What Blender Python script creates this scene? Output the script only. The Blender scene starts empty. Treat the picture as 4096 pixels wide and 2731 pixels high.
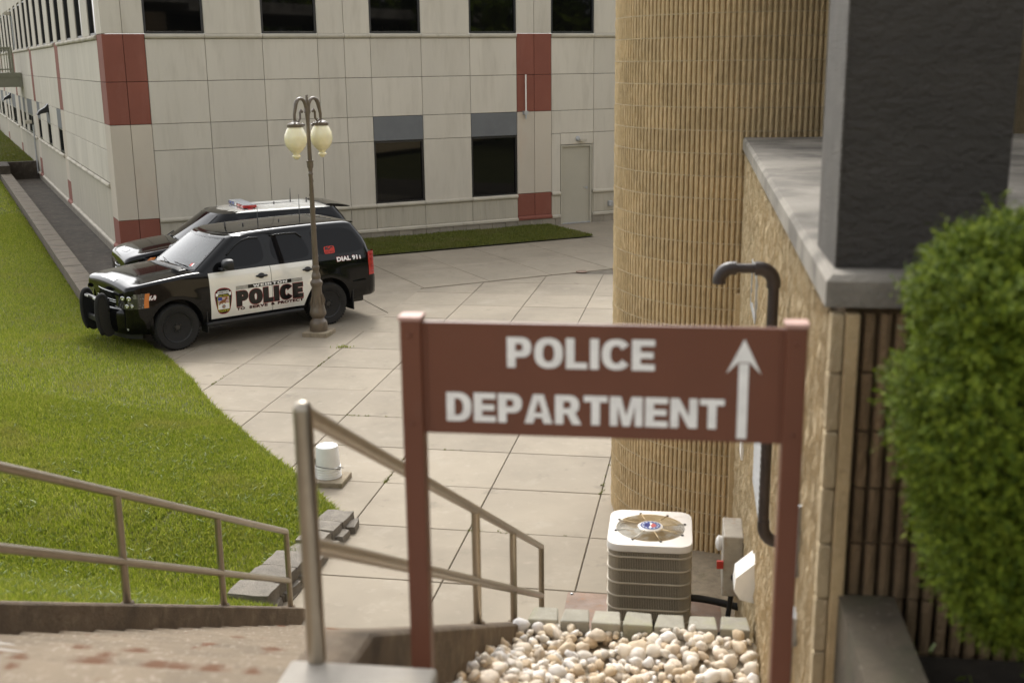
import bpy, bmesh, math, random
import numpy as np
from mathutils import Vector, Matrix, noise as mnoise
rng = np.random.default_rng(7); random.seed(7)
sc = bpy.context.scene
R = math.radians

# ------------------------------------------------------------------ camera
EYE = 4.7
def cam_axes(pitch, roll):
    f = np.array([0, math.cos(pitch), -math.sin(pitch)]); r = np.array([1., 0, 0]); d = np.cross(f, r)
    c, s = math.cos(roll), math.sin(roll)
    return c*r + s*d, -s*r + c*d, f
r_, d_, f_ = cam_axes(0.240689, 0.0118932)
cd = bpy.data.cameras.new('camera'); cam = bpy.data.objects.new('camera', cd); sc.collection.objects.link(cam)
cam.matrix_world = Matrix(((r_[0], -d_[0], -f_[0], 0), (r_[1], -d_[1], -f_[1], 0), (r_[2], -d_[2], -f_[2], EYE), (0, 0, 0, 1)))
cd.sensor_width = 36; cd.lens = 40.28; cd.clip_start = .1; cd.clip_end = 2000
cd.dof.use_dof = True; cd.dof.focus_distance = 20.5; cd.dof.aperture_fstop = 2.4
sc.camera = cam

# ------------------------------------------------------------------ sky, sun, exposure
SUN_AZ, SUN_EL = R(-8.5), R(46)          # azimuth from +Y towards +X
w = bpy.data.worlds.new('World'); sc.world = w; w.use_nodes = True
nt = w.node_tree; nt.nodes.clear()
sky = nt.nodes.new('ShaderNodeTexSky'); sky.sky_type = 'NISHITA'; sky.sun_disc = False
sky.sun_elevation = SUN_EL; sky.sun_rotation = SUN_AZ; sky.air_density = 1.0; sky.dust_density = 4.0; sky.ozone_density = 1.0
hs = nt.nodes.new('ShaderNodeHueSaturation'); hs.inputs['Saturation'].default_value = .10
bg = nt.nodes.new('ShaderNodeBackground'); bg.inputs['Strength'].default_value = .15
wo = nt.nodes.new('ShaderNodeOutputWorld')
nt.links.new(sky.outputs[0], hs.inputs['Color']); nt.links.new(hs.outputs[0], bg.inputs[0]); nt.links.new(bg.outputs[0], wo.inputs[0])
sl = bpy.data.lights.new('sun', 'SUN'); sl.energy = .7; sl.angle = R(11); sl.color = (1, .95, .86)
sun = bpy.data.objects.new('sun', sl); sc.collection.objects.link(sun)
sdir = Vector((math.sin(SUN_AZ)*math.cos(SUN_EL), math.cos(SUN_AZ)*math.cos(SUN_EL), math.sin(SUN_EL)))
sun.rotation_euler = sdir.to_track_quat('Z', 'Y').to_euler(); sun.location = sdir*60
sc.view_settings.view_transform = 'Standard'; sc.view_settings.look = 'None'
sc.view_settings.exposure = 1.3; sc.view_settings.gamma = 1.0; sc.view_settings.use_curve_mapping = False
sc.render.engine = 'CYCLES'; sc.cycles.max_bounces = 8; sc.cycles.use_denoising = True

# ------------------------------------------------------------------ frames of the place
A8 = R(8.0); FA = np.array([math.sin(A8), math.cos(A8)]); FB = np.array([math.cos(A8), -math.sin(A8)])
def AB(a, b, z=0.): return (a*FA[0] + b*FB[0], a*FA[1] + b*FB[1], z)      # stair frame: a ahead down the stairs, b to the right
AZ = .455844; UD = np.array([math.cos(AZ), math.sin(AZ)]); VD = np.array([-math.sin(AZ), math.cos(AZ)])
CORN = np.array([-9.61488507, 28.03822904])
def FR(u, z, o=0.): p = CORN + UD*u - VD*o; return (p[0], p[1], z)         # front facade of the office building
def FL(v, z, o=0.): p = CORN + VD*v - UD*o; return (p[0], p[1], z)         # its side facade
def bw(a): return .53 + .0172*(a - 3.8)                                    # side wall line of the block building

# ------------------------------------------------------------------ mesh helpers
def tag(o, label=None, cat=None, group=None, kind=None):
    if label: o['label'] = label
    if cat: o['category'] = cat
    if group: o['group'] = group
    if kind: o['kind'] = kind
    return o
def link(o, parent=None):
    sc.collection.objects.link(o)
    if parent is not None: o.parent = parent
    return o
def thing(name, label, cat, loc=(0, 0, 0), rz=0., group=None):
    o = bpy.data.objects.new(name, None); o.location = loc; o.rotation_euler = (0, 0, rz); o.empty_display_size = .2
    link(o); return tag(o, label, cat, group)
def mesh(name, V, F, smooth=False, sharp=None):
    me = bpy.data.meshes.new(name); me.from_pydata([tuple(map(float, v)) for v in V], [], [tuple(f) for f in F]); me.validate(); me.update()
    if smooth:
        me.polygons.foreach_set('use_smooth', [True]*len(me.polygons))
        if sharp: me.set_sharp_from_angle(angle=R(sharp))
    return me
def obj(name, me, mat, parent=None, loc=None, rz=None):
    o = bpy.data.objects.new(name, me)
    if mat is not None and not len(me.materials): me.materials.append(mat)
    if loc is not None: o.location = loc
    if rz is not None: o.rotation_euler = (0, 0, rz)
    return link(o, parent)
class MB:
    """collects boxes, bars, tubes and lathes; build() links them as ONE mesh object"""
    def __init__(s): s.V = []; s.F = []
    def add(s, V, F):
        n = len(s.V); s.V += [tuple(v) for v in V]; s.F += [tuple(i+n for i in f) for f in F]; return s
    def hexa(s, P):                                   # 8 points: bottom ring, top ring
        return s.add(P, [(3, 2, 1, 0), (4, 5, 6, 7), (0, 1, 5, 4), (1, 2, 6, 5), (2, 3, 7, 6), (3, 0, 4, 7)])
    def box(s, x0, x1, y0, y1, z0, z1, fn=None, bev=0.):
        if bev:
            bm = bmesh.new(); bmesh.ops.create_cube(bm, size=1)
            for v in bm.verts: v.co = Vector(((x0+x1)/2 + v.co.x*(x1-x0), (y0+y1)/2 + v.co.y*(y1-y0), (z0+z1)/2 + v.co.z*(z1-z0)))
            bmesh.ops.bevel(bm, geom=list(bm.edges), offset=bev, segments=2, profile=.5, affect='EDGES')
            V = [tuple(v.co) for v in bm.verts]; bm.verts.index_update(); F = [[v.index for v in f.verts] for f in bm.faces]; bm.free()
            return s.add([fn(*v) for v in V] if fn else V, F)
        P = [(x0, y0, z0), (x1, y0, z0), (x1, y1, z0), (x0, y1, z0), (x0, y0, z1), (x1, y0, z1), (x1, y1, z1), (x0, y1, z1)]
        return s.hexa([fn(*p) for p in P] if fn else P)
    def prism(s, poly, ax, c0, c1, fn=None):          # poly: 2D points; ax: axis that is extruded
        n = len(poly); put = {0: lambda p, c: (c, p[0], p[1]), 1: lambda p, c: (p[0], c, p[1]), 2: lambda p, c: (p[0], p[1], c)}[ax]
        V = [put(p, c0) for p in poly] + [put(p, c1) for p in poly]
        if fn: V = [fn(*v) for v in V]
        return s.add(V, [tuple(range(n-1, -1, -1)), tuple(range(n, 2*n))] + [(i, (i+1) % n, n+(i+1) % n, n+i) for i in range(n)])
    def tube(s, pts, r, n=8, closed=False):
        pts = [Vector(p) for p in pts]; m = len(pts); rs = r if hasattr(r, '__len__') else [r]*m; V = []; up = None
        for i, p in enumerate(pts):
            t = (pts[(i+1) % m] - pts[i-1]) if closed else (pts[min(i+1, m-1)] - pts[max(i-1, 0)])
            t.normalize()
            if up is None: up = Vector((0, 0, 1)) if abs(t.z) < .9 else Vector((1, 0, 0))
            x = t.cross(up)
            if x.length < 1e-4: x = t.cross(Vector((0, 1, 0)))
            x.normalize(); y = t.cross(x); up = -y if y.dot(up) < 0 else y
            y = up
            for k in range(n):
                q = 2*math.pi*k/n; V.append(p + (x*math.cos(q) + y*math.sin(q))*rs[i])
        F = []
        for i in range(m if closed else m-1):
            for k in range(n):
                a, b = i*n+k, i*n+(k+1) % n; c, d = ((i+1) % m)*n+(k+1) % n, ((i+1) % m)*n+k
                F.append((a, b, c, d))
        if not closed: F += [tuple(range(n-1, -1, -1)), tuple(range((m-1)*n, m*n))]
        return s.add(V, F)
    def lathe(s, prof, n=24, c=(0, 0, 0), fn=None, cap=True):     # prof: (r, z)
        V = []; F = []
        for r, z in prof:
            for k in range(n):
                q = 2*math.pi*k/n; V.append((c[0]+r*math.cos(q), c[1]+r*math.sin(q), c[2]+z))
        for i in range(len(prof)-1):
            for k in range(n): F.append((i*n+k, i*n+(k+1) % n, (i+1)*n+(k+1) % n, (i+1)*n+k))
        if cap: F += [tuple(range(n-1, -1, -1)), tuple(range((len(prof)-1)*n, len(prof)*n))]
        if fn: V = [fn(*v) for v in V]
        return s.add(V, F)
    def grid(s, P):                                   # P[i][j] points
        n, m = len(P), len(P[0]); return s.add([p for row in P for p in row], [(i*m+j, i*m+j+1, (i+1)*m+j+1, (i+1)*m+j) for i in range(n-1) for j in range(m-1)])
    def mesh(s, name, smooth=False, sharp=None): return mesh(name, s.V, s.F, smooth, sharp)
    def build(s, name, mat, parent=None, smooth=False, sharp=None, fix=True):
        me = s.mesh(name, smooth, sharp)
        if fix:
            bm = bmesh.new(); bm.from_mesh(me); bmesh.ops.recalc_face_normals(bm, faces=bm.faces); bm.to_mesh(me); bm.free()
            if smooth and sharp: me.set_sharp_from_angle(angle=R(sharp))
        return obj(name, me, mat, parent)
def clip(poly, p, n):                                 # keep the part of a convex polygon with (x-p).n <= 0
    out = []
    for i in range(len(poly)):
        a, b = np.array(poly[i]), np.array(poly[(i+1) % len(poly)]); da, db = (a-p) @ n, (b-p) @ n
        if da <= 0: out.append(tuple(a))
        if (da < 0 < db) or (db < 0 < da): out.append(tuple(a + (b-a)*da/(da-db)))
    return out
def area(poly): return .5*sum(poly[i-1][0]*poly[i][1] - poly[i][0]*poly[i-1][1] for i in range(len(poly)))
def inset(poly, d):
    c = np.mean(poly, 0); n = len(poly); P = [np.array(p) for p in poly]; s = 1 if area(poly) > 0 else -1; out = []
    L = []
    for i in range(n):
        e = P[(i+1) % n] - P[i]; l = np.hypot(*e)
        if l < 1e-6: continue
        nn = np.array([-e[1], e[0]])/l*s; L.append((P[i] + nn*d, e/l))
    for i in range(len(L)):
        p, e = L[i-1]; q, g = L[i]; den = e[0]*g[1] - e[1]*g[0]
        if abs(den) < 1e-5: out.append(tuple(q)); continue
        t = ((q-p)[0]*g[1] - (q-p)[1]*g[0])/den; out.append(tuple(p + e*t))
    return out
def round_poly(P, it=2, k=.25):
    P = [np.array(p, float) for p in P]
    for _ in range(it):
        Q = []
        for i in range(len(P)):
            a, b = P[i], P[(i+1) % len(P)]; Q += [a*(1-k) + b*k, a*k + b*(1-k)]
        P = Q; k = .25
    return [tuple(p) for p in P]
_tc = {}
def text2d(s, bold=.0, spacing=1.0):
    key = (s, bold, spacing)
    if key not in _tc:
        cu = bpy.data.curves.new('lettering', 'FONT'); cu.body = s; cu.size = 1; cu.offset = bold; cu.space_character = spacing; cu.resolution_u = 4
        o = bpy.data.objects.new('lettering', cu); sc.collection.objects.link(o)
        dg = bpy.context.evaluated_depsgraph_get(); dg.update(); me = o.evaluated_get(dg).to_mesh()
        V = np.array([v.co[:2] for v in me.vertices]); F = [tuple(p.vertices) for p in me.polygons]
        o.evaluated_get(dg).to_mesh_clear(); bpy.data.objects.remove(o); bpy.data.curves.remove(cu); _tc[key] = (V, F)
    return _tc[key]
def sup(cx, cz, rx, rz, a0, a1, n=18, e=2.35):
    out = []
    for t in np.linspace(a0, a1, n):
        c, s_ = math.cos(t), math.sin(t); out.append((cx+rx*np.sign(c)*abs(c)**(2/e), cz+rz*np.sign(s_)*abs(s_)**(2/e)))
    return out
def glyph(ch, s):
    """outlines (outer ring, holes) of a heavy block capital, 1 high; s: stem width"""
    H2 = math.pi/2; b = s*.84
    if ch == 'I': return s, [[(0, 0), (s, 0), (s, 1), (0, 1)]]
    if ch == 'L': return .62, [[(0, 0), (.62, 0), (.62, b), (s, b), (s, 1), (0, 1)]]
    if ch == 'E': m = b/2; return .66, [[(0, 0), (.66, 0), (.66, b), (s, b), (s, .5-m), (.62, .5-m), (.62, .5+m), (s, .5+m), (s, 1-b), (.66, 1-b), (.66, 1), (0, 1)]]
    if ch == 'T': return .70, [[(.35-s/2, 0), (.35+s/2, 0), (.35+s/2, 1-b), (.70, 1-b), (.70, 1), (0, 1), (0, 1-b), (.35-s/2, 1-b)]]
    if ch in 'PR':
        w_ = .72; bow = sup(.40, .67, w_-.40, .33, -H2, H2, 14); hole = [(s, 1-b)] + sup(.38, .67, max(w_-.38-s, .05), .33-b, H2, -H2, 12) + [(s, .34+b)]
        if ch == 'P': return w_, [[(0, 0), (s, 0), (s, .34)] + bow + [(0, 1)], hole]
        return .78, [[(0, 0), (s, 0), (s, .36), (.36, .36), (.52, 0), (.79, 0), (.60, .40)] + bow[3:] + [(0, 1)], hole]
    if ch == 'D': return .76, [[(0, 0)] + sup(.34, .5, .42, .5, -H2, H2, 20) + [(0, 1)], [(s, 1-b)] + sup(.32, .5, .44-s, .5-b, H2, -H2, 16) + [(s, b)]]
    if ch == 'O': return .84, [sup(.42, .5, .42, .5, 0, 2*math.pi, 34)[:-1], sup(.42, .5, .42-s, .5-b, 2*math.pi, 0, 28)[:-1]]
    if ch == 'C': a = .62; o = sup(.42, .5, .42, .5, a, 2*math.pi-a, 28); i = sup(.42, .5, .42-s, .5-b, 2*math.pi-a*.8, a*.8, 22); return .78, [o+i]
    if ch == 'A': return .84, [[(0, 0), (s*1.05, 0), (s*1.05+.05, .20), (.84-s*1.05-.05, .20), (.84-s*1.05, 0), (.84, 0), (.42+s*.62, 1), (.42-s*.62, 1)], [(.42, .82), (.54, .37), (.30, .37)]]
    if ch == 'M': return .96, [[(0, 0), (s*.9, 0), (s*.9, .66), (.48-s*.42, 0), (.48+s*.42, 0), (.96-s*.9, .66), (.96-s*.9, 0), (.96, 0), (.96, 1), (.96-s*1.3, 1), (.48, .36), (s*1.3, 1), (0, 1)]]
    if ch == 'N': return .78, [[(0, 0), (s*.95, 0), (s*.95, .60), (.78-s*1.0, 0), (.78, 0), (.78, 1), (.78-s*.95, 1), (.78-s*.95, .40), (s*1.0, 1), (0, 1)]]
    if ch == 'W': return 1.16, [[(.0, 1), (.20, 0), (.44, 0), (.58, .56), (.72, 0), (.96, 0), (1.16, 1), (.93, 1), (.83, .40), (.70, 1), (.46, 1), (.33, .40), (.23, 1)]]
    raise KeyError(ch)
def block2d(txt, stem, gap=.09, grow=0.):
    key = (txt, stem, gap, grow)
    if key not in _tc:
        bm = bmesh.new(); x = 0.
        for ch in txt:
            w_, loops = glyph(ch, stem)
            for lp in loops:
                P = [(p[0], p[1]) for p in lp]
                if grow: P = inset(P, -grow if lp is loops[0] else grow)
                vs = [bm.verts.new((p[0]+x, p[1], 0)) for p in P]
                for i in range(len(vs)): bm.edges.new((vs[i-1], vs[i]))
            x += w_+gap
        bmesh.ops.triangle_fill(bm, edges=bm.edges[:], use_beauty=True); bm.verts.index_update()
        _tc[key] = (np.array([v.co[:2] for v in bm.verts]), [tuple(v.index for v in f.verts) for f in bm.faces]); bm.free()
    return _tc[key]
def fit_text(s, x0, x1, z0, z1, bold=.02, spacing=1.0, slant=0., grow=0.):
    """flat letters that fill the box x0..x1, z0..z1"""
    V, F = block2d(s, *bold) if isinstance(bold, tuple) else text2d(s, bold, spacing); lo, hi = V.min(0), V.max(0)
    U = (V - lo)/(hi - lo)
    X = x0 + U[:, 0]*(x1-x0) + slant*(U[:, 1]-.5)*(z1-z0); Z = z0 + U[:, 1]*(z1-z0)
    return np.stack([X, Z], 1), F
def text_obj(name, s, box, fn, mat, parent, bold=.02, spacing=1.0, slant=0., cuts=0):
    P, F = fit_text(s, *box, bold=bold, spacing=spacing, slant=slant)
    bm = bmesh.new(); vs = [bm.verts.new((p[0], 0, p[1])) for p in P]
    for f in F:
        try: bm.faces.new([vs[i] for i in f])
        except ValueError: pass
    for k in range(cuts):
        z = box[2] + (box[3]-box[2])*(k+1)/(cuts+1)
        bmesh.ops.bisect_plane(bm, geom=bm.verts[:]+bm.edges[:]+bm.faces[:], plane_co=(0, 0, z), plane_no=(0, 0, 1))
    for v in bm.verts: v.co = Vector(fn(v.co.x, v.co.z))
    bmesh.ops.recalc_face_normals(bm, faces=bm.faces)
    me = bpy.data.meshes.new(name); bm.to_mesh(me); bm.free()
    return obj(name, me, mat, parent)
def boolean_cut(me, cutter):
    a = bpy.data.objects.new('a', me); b = bpy.data.objects.new('b', cutter); sc.collection.objects.link(a); sc.collection.objects.link(b)
    m = a.modifiers.new('c', 'BOOLEAN'); m.operation = 'DIFFERENCE'; m.object = b; m.solver = 'EXACT'
    dg = bpy.context.evaluated_depsgraph_get(); dg.update()
    out = bpy.data.meshes.new_from_object(a.evaluated_get(dg)); bpy.data.objects.remove(a); bpy.data.objects.remove(b)
    return out

# ------------------------------------------------------------------ materials (all node based)
def mat(name, col, rough=.6, var=.0, vscale=3., spots=None, bump=0., bscale=40., metal=0., coat=0., spec=.5, rnd=0., stretch=(1, 1, 1), detail=6., world=False, hue=None, dist=.02, emit=None, rdark=True):
    """colour = base, broad noise variation, optional second colour in spots, per-object random value; fine relief by bump"""
    m = bpy.data.materials.new(name); m.use_nodes = True; t = m.node_tree; b = t.nodes['Principled BSDF']; L = t.links.new
    b.inputs['Roughness'].default_value = rough; b.inputs['Metallic'].default_value = metal; b.inputs['Coat Weight'].default_value = coat
    b.inputs['Coat Roughness'].default_value = .03; b.inputs['Specular IOR Level'].default_value = spec
    if world:
        g = t.nodes.new('ShaderNodeNewGeometry'); src = g.outputs['Position']
    else:
        tc = t.nodes.new('ShaderNodeTexCoord'); src = tc.outputs['Object']
    mp = t.nodes.new('ShaderNodeMapping'); mp.inputs['Scale'].default_value = stretch; L(src, mp.inputs[0]); vec = mp.outputs[0]
    if rnd and not world:
        oi = t.nodes.new('ShaderNodeObjectInfo'); ml = t.nodes.new('ShaderNodeVectorMath'); ml.operation = 'MULTIPLY_ADD'
        L(mp.outputs[0], ml.inputs[0]); ml.inputs[1].default_value = (1, 1, 1)
        sc_ = t.nodes.new('ShaderNodeMath'); sc_.operation = 'MULTIPLY'; L(oi.outputs['Random'], sc_.inputs[0]); sc_.inputs[1].default_value = 57
        L(sc_.outputs[0], ml.inputs[2]); vec = ml.outputs[0]
    rgb = t.nodes.new('ShaderNodeRGB'); rgb.outputs[0].default_value = (*col, 1); cur = rgb.outputs[0]
    def noise(scale, det=detail, rgh=.6):
        n = t.nodes.new('ShaderNodeTexNoise'); n.inputs['Scale'].default_value = scale; n.inputs['Detail'].default_value = det; n.inputs['Roughness'].default_value = rgh; L(vec, n.inputs['Vector']); return n.outputs['Fac']
    def ramp(fac, lo, hi, a=0., c=1.):
        r = t.nodes.new('ShaderNodeMapRange'); r.inputs[1].default_value = lo; r.inputs[2].default_value = hi; r.inputs[3].default_value = a; r.inputs[4].default_value = c; L(fac, r.inputs[0]); return r.outputs[0]
    def scale_val(c, f):
        h = t.nodes.new('ShaderNodeHueSaturation'); L(c, h.inputs['Color']); L(f, h.inputs['Value']); return h.outputs[0]
    if var: cur = scale_val(cur, ramp(noise(vscale), .3, .7, 1-var, 1+var))
    for sp in (spots or []):                          # (colour, scale, lo, hi, strength)
        mx = t.nodes.new('ShaderNodeMix'); mx.data_type = 'RGBA'; L(ramp(noise(sp[1], 5), sp[2], sp[3], 0, sp[4]), mx.inputs['Factor']); L(cur, mx.inputs['A']); mx.inputs['B'].default_value = (*sp[0], 1); cur = mx.outputs['Result']
    if rnd:
        oi2 = t.nodes.new('ShaderNodeObjectInfo'); cur = scale_val(cur, ramp(oi2.outputs['Random'], 0, 1, 1-rnd, 1+rnd))
    L(cur, b.inputs['Base Color'])
    if bump:
        bp = t.nodes.new('ShaderNodeBump'); bp.inputs['Strength'].default_value = bump; bp.inputs['Distance'].default_value = dist; L(noise(bscale, 8, .65), bp.inputs['Height']); L(bp.outputs[0], b.inputs['Normal'])
    if emit: b.inputs['Emission Color'].default_value = (*emit[0], 1); b.inputs['Emission Strength'].default_value = emit[1]
    return m
def island_mat(name, cols, rough=.6, attr='island', trans=0., bump=0., spec=.5):
    """colour picked by a random value for each loose piece (island) or each object"""
    m = bpy.data.materials.new(name); m.use_nodes = True; t = m.node_tree; b = t.nodes['Principled BSDF']; L = t.links.new
    b.inputs['Roughness'].default_value = rough; b.inputs['Specular IOR Level'].default_value = spec
    s = t.nodes.new('ShaderNodeNewGeometry').outputs['Random Per Island'] if attr == 'island' else t.nodes.new('ShaderNodeObjectInfo').outputs['Random']
    cr = t.nodes.new('ShaderNodeValToRGB'); e = cr.color_ramp.elements
    while len(e) < len(cols): e.new(.5)
    for i, c in enumerate(cols): e[i].position = i/(len(cols)-1); e[i].color = (*c, 1)
    L(s, cr.inputs[0]); cur = cr.outputs[0]
    if bump:
        tc = t.nodes.new('ShaderNodeTexCoord'); n = t.nodes.new('ShaderNodeTexNoise'); n.inputs['Scale'].default_value = 30; n.inputs['Detail'].default_value = 6; L(tc.outputs['Object'], n.inputs['Vector'])
        h = t.nodes.new('ShaderNodeHueSaturation'); mr = t.nodes.new('ShaderNodeMapRange'); mr.inputs[1].default_value = .3; mr.inputs[2].default_value = .7; mr.inputs[3].default_value = .8; mr.inputs[4].default_value = 1.15
        L(n.outputs['Fac'], mr.inputs[0]); L(mr.outputs[0], h.inputs['Value']); L(cur, h.inputs['Color']); cur = h.outputs[0]
        bp = t.nodes.new('ShaderNodeBump'); bp.inputs['Strength'].default_value = bump; bp.inputs['Distance'].default_value = .01; L(n.outputs['Fac'], bp.inputs['Height']); L(bp.outputs[0], b.inputs['Normal'])
    L(cur, b.inputs['Base Color'])
    if trans:
        tr = t.nodes.new('ShaderNodeBsdfTranslucent'); L(cur, tr.inputs['Color']); mx = t.nodes.new('ShaderNodeMixShader'); mx.inputs[0].default_value = trans
        L(b.outputs[0], mx.inputs[1]); L(tr.outputs[0], mx.inputs[2]); L(mx.outputs[0], t.nodes['Material Output'].inputs['Surface'])
    return m
def world_stain(m, col, scale, lo, hi, amt, detail=5, stretch=(1, 1, 1)):
    """dirt that runs on from piece to piece: a second colour in world-space patches"""
    t = m.node_tree; L = t.links.new; b = t.nodes['Principled BSDF']; src = b.inputs['Base Color'].links[0].from_socket
    g = t.nodes.new('ShaderNodeNewGeometry'); mp = t.nodes.new('ShaderNodeMapping'); mp.inputs['Scale'].default_value = stretch; L(g.outputs['Position'], mp.inputs[0])
    n = t.nodes.new('ShaderNodeTexNoise'); n.inputs['Scale'].default_value = scale; n.inputs['Detail'].default_value = detail; n.inputs['Roughness'].default_value = .65; L(mp.outputs[0], n.inputs['Vector'])
    r = t.nodes.new('ShaderNodeMapRange'); r.inputs[1].default_value = lo; r.inputs[2].default_value = hi; r.inputs[4].default_value = amt; L(n.outputs['Fac'], r.inputs[0])
    mx = t.nodes.new('ShaderNodeMix'); mx.data_type = 'RGBA'; L(r.outputs[0], mx.inputs['Factor']); L(src, mx.inputs['A']); mx.inputs['B'].default_value = (*col, 1); L(mx.outputs['Result'], b.inputs['Base Color'])
def patchy(m, col, scale, lo, hi, amt):
    """mixes a second colour into a leaf material in broad world-space patches"""
    t = m.node_tree; L = t.links.new; cr = [n for n in t.nodes if n.type == 'VALTORGB'][0]; outs = [l.to_socket for l in cr.outputs[0].links]
    g = t.nodes.new('ShaderNodeNewGeometry'); n = t.nodes.new('ShaderNodeTexNoise'); n.inputs['Scale'].default_value = scale; n.inputs['Detail'].default_value = 4; L(g.outputs['Position'], n.inputs['Vector'])
    r = t.nodes.new('ShaderNodeMapRange'); r.inputs[1].default_value = lo; r.inputs[2].default_value = hi; r.inputs[4].default_value = amt; L(n.outputs['Fac'], r.inputs[0])
    mx = t.nodes.new('ShaderNodeMix'); mx.data_type = 'RGBA'; L(r.outputs[0], mx.inputs['Factor']); L(cr.outputs[0], mx.inputs['A']); mx.inputs['B'].default_value = (*col, 1)
    for o in outs: L(mx.outputs['Result'], o)
M = {}
M['slab'] = mat('concrete_slab', (.252, .213, .158), .85, .10, 1.1, [((.205, .172, .127), 1.3, .50, .78, .5), ((.36, .315, .25), 7., .58, .78, .4), ((.16, .135, .10), 45., .66, .76, .5)], .35, 70, rnd=.07, dist=.005)
M['joint'] = mat('joint_dirt', (.12, .10, .075), .95, .3, 6, [((.08, .1, .03), 4, .6, .7, .6)])
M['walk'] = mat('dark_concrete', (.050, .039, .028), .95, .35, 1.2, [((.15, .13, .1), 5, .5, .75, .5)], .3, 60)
M['kerb'] = mat('kerb_concrete', (.13, .105, .075), .9, .25, 3, [((.1, .085, .065), 7, .5, .7, .6)], .4, 60)
M['lawn'] = mat('lawn_soil', (.085, .09, .024), .95, .35, 1.5, [((.13, .10, .05), 3.5, .62, .75, .6)], .6, 50, world=True)
M['grass'] = island_mat('grass_blade', [(.10, .145, .010), (.18, .23, .014), (.265, .31, .022), (.38, .38, .08), (.145, .19, .012)], .45, trans=.45)
M['grass2'] = island_mat('grass_blade_short', [(.08, .10, .012), (.13, .145, .016), (.18, .19, .03), (.10, .12, .014)], .6, trans=.3)
M['leafw'] = island_mat('weed_leaf', [(.09, .13, .015), (.14, .19, .022), (.20, .24, .05)], .35, trans=.3)
M['panel'] = mat('precast_panel', (.54, .495, .42), .8, .06, .8, [((.40, .36, .295), 3.2, .50, .75, .5), ((.56, .53, .47), 20, .6, .8, .2)], .12, 160, rnd=.05, stretch=(1.6, 1.6, .28), dist=.003)
M['panel_base'] = mat('precast_panel_stained', (.43, .39, .315), .8, .08, .8, [((.26, .23, .17), 3.0, .55, .78, .6)], .12, 160, rnd=.03, stretch=(6, 6, .5), dist=.003)
M['red'] = mat('precast_red', (.21, .066, .042), .8, .07, 1.2, [((.22, .085, .06), 4, .55, .8, .4)], .12, 160, rnd=.04, dist=.003)
M['faded'] = mat('precast_faded', (.50, .44, .36), .8, .06, 1., [((.46, .30, .21), 1.3, .55, .8, .4)], .12, 160, rnd=.03, stretch=(1, 1, .4), dist=.003)
M['grey'] = mat('precast_grey', (.135, .14, .145), .75, .08, 1.5, [((.17, .175, .18), 5, .5, .8, .4)], .1, 160, rnd=.03, dist=.003)
M['mould'] = mat('precast_moulding', (.44, .40, .325), .8, .1, 2., [((.25, .22, .16), 5, .58, .75, .5)], .12, 160, rnd=.04, dist=.003)
M['core'] = mat('wall_core', (.06, .05, .042), .9, .2, 3)
M['cmu'] = mat('plinth_block', (.26, .23, .185), .95, .15, 4, [((.33, .3, .25), 40, .55, .7, .5)], .5, 120, rnd=.08, dist=.006)
M['frame'] = mat('window_frame', (.012, .012, .014), .35, .2, 8)
M['glass'] = mat('tinted_glass', (.004, .004, .004), .03, .1, 2, spec=.28)
M['door'] = mat('painted_door', (.40, .37, .30), .55, .04, 2, [((.34, .3, .22), 3, .6, .8, .3)])
M['tan'] = mat('split_face_block', (.53, .395, .222), .95, .12, 9, [((.66, .53, .35), 55, .55, .75, .5), ((.37, .265, .145), 28, .55, .72, .5)], .7, 75, rnd=.09, dist=.012)
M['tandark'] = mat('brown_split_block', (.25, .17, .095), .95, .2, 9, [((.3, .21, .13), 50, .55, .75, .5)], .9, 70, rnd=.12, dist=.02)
M['tanwall'] = mat('split_face_wall', (.58, .455, .28), .95, .14, 6, [((.70, .56, .36), 40, .55, .75, .5), ((.42, .30, .16), 22, .56, .72, .5)], 1., 55, dist=.025, stretch=(1, 1, .55))
M['mortar'] = mat('mortar', (.47, .37, .235), .95, .2, 12, bump=.4)
M['mortard'] = mat('groove_mortar', (.15, .105, .06), .95, .2, 12, bump=.4)
M['coping'] = mat('weathered_coping', (.26, .235, .198), .9, .2, 2, [((.085, .075, .062), 2.3, .48, .70, .8), ((.38, .35, .30), 11, .6, .75, .5), ((.12, .105, .085), 16, .6, .72, .5)], .6, 30, stretch=(1, 1, 1))
M['stucco'] = mat('charcoal_stucco', (.088, .078, .067), .8, .12, 4, bump=1., bscale=19, stretch=(1, 1, 1.9), dist=.09, detail=3)
M['stucco_lit'] = mat('sunlit_stucco', (.14, .128, .11), .85, .2, 9, bump=1., bscale=55, dist=.05)  # lighter copy of the pier stucco, for its sun-facing side
M['stair'] = mat('exposed_aggregate', (.185, .142, .095), .9, .22, 2.2, [((.30, .25, .19), 34, .55, .66, .7), ((.12, .09, .06), 26, .58, .68, .6), ((.12, .04, .011), 4.2, .62, .68, .92)], .5, 110, dist=.008, world=True)
M['cheek'] = mat('stained_concrete', (.13, .095, .062), .92, .3, 4, [((.24, .19, .13), 9, .52, .7, .6), ((.05, .038, .026), 3, .5, .7, .6)], .6, 45, world=True)
M['rust'] = mat('rust_stain', (.10, .034, .010), .9, .3, 30, [((.20, .10, .045), 40, .5, .62, .7)], .3, 80)
M['mossy'] = mat('mossy_concrete_top', (.085, .067, .044), .95, .25, 6, [((.06, .062, .03), 5, .5, .7, .6), ((.2, .17, .13), 26, .6, .7, .6), ((.04, .032, .022), 8, .55, .7, .5)], .5, 60, world=True)
M['cement'] = mat('pale_cement', (.32, .29, .25), .85, .12, 4, [((.34, .29, .22), 6, .52, .75, .55)], .3, 50, world=True)
M['steel'] = mat('brushed_rail', (.36, .315, .255), .33, .08, 10, metal=.9, bump=.05, bscale=200, dist=.002)
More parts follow.
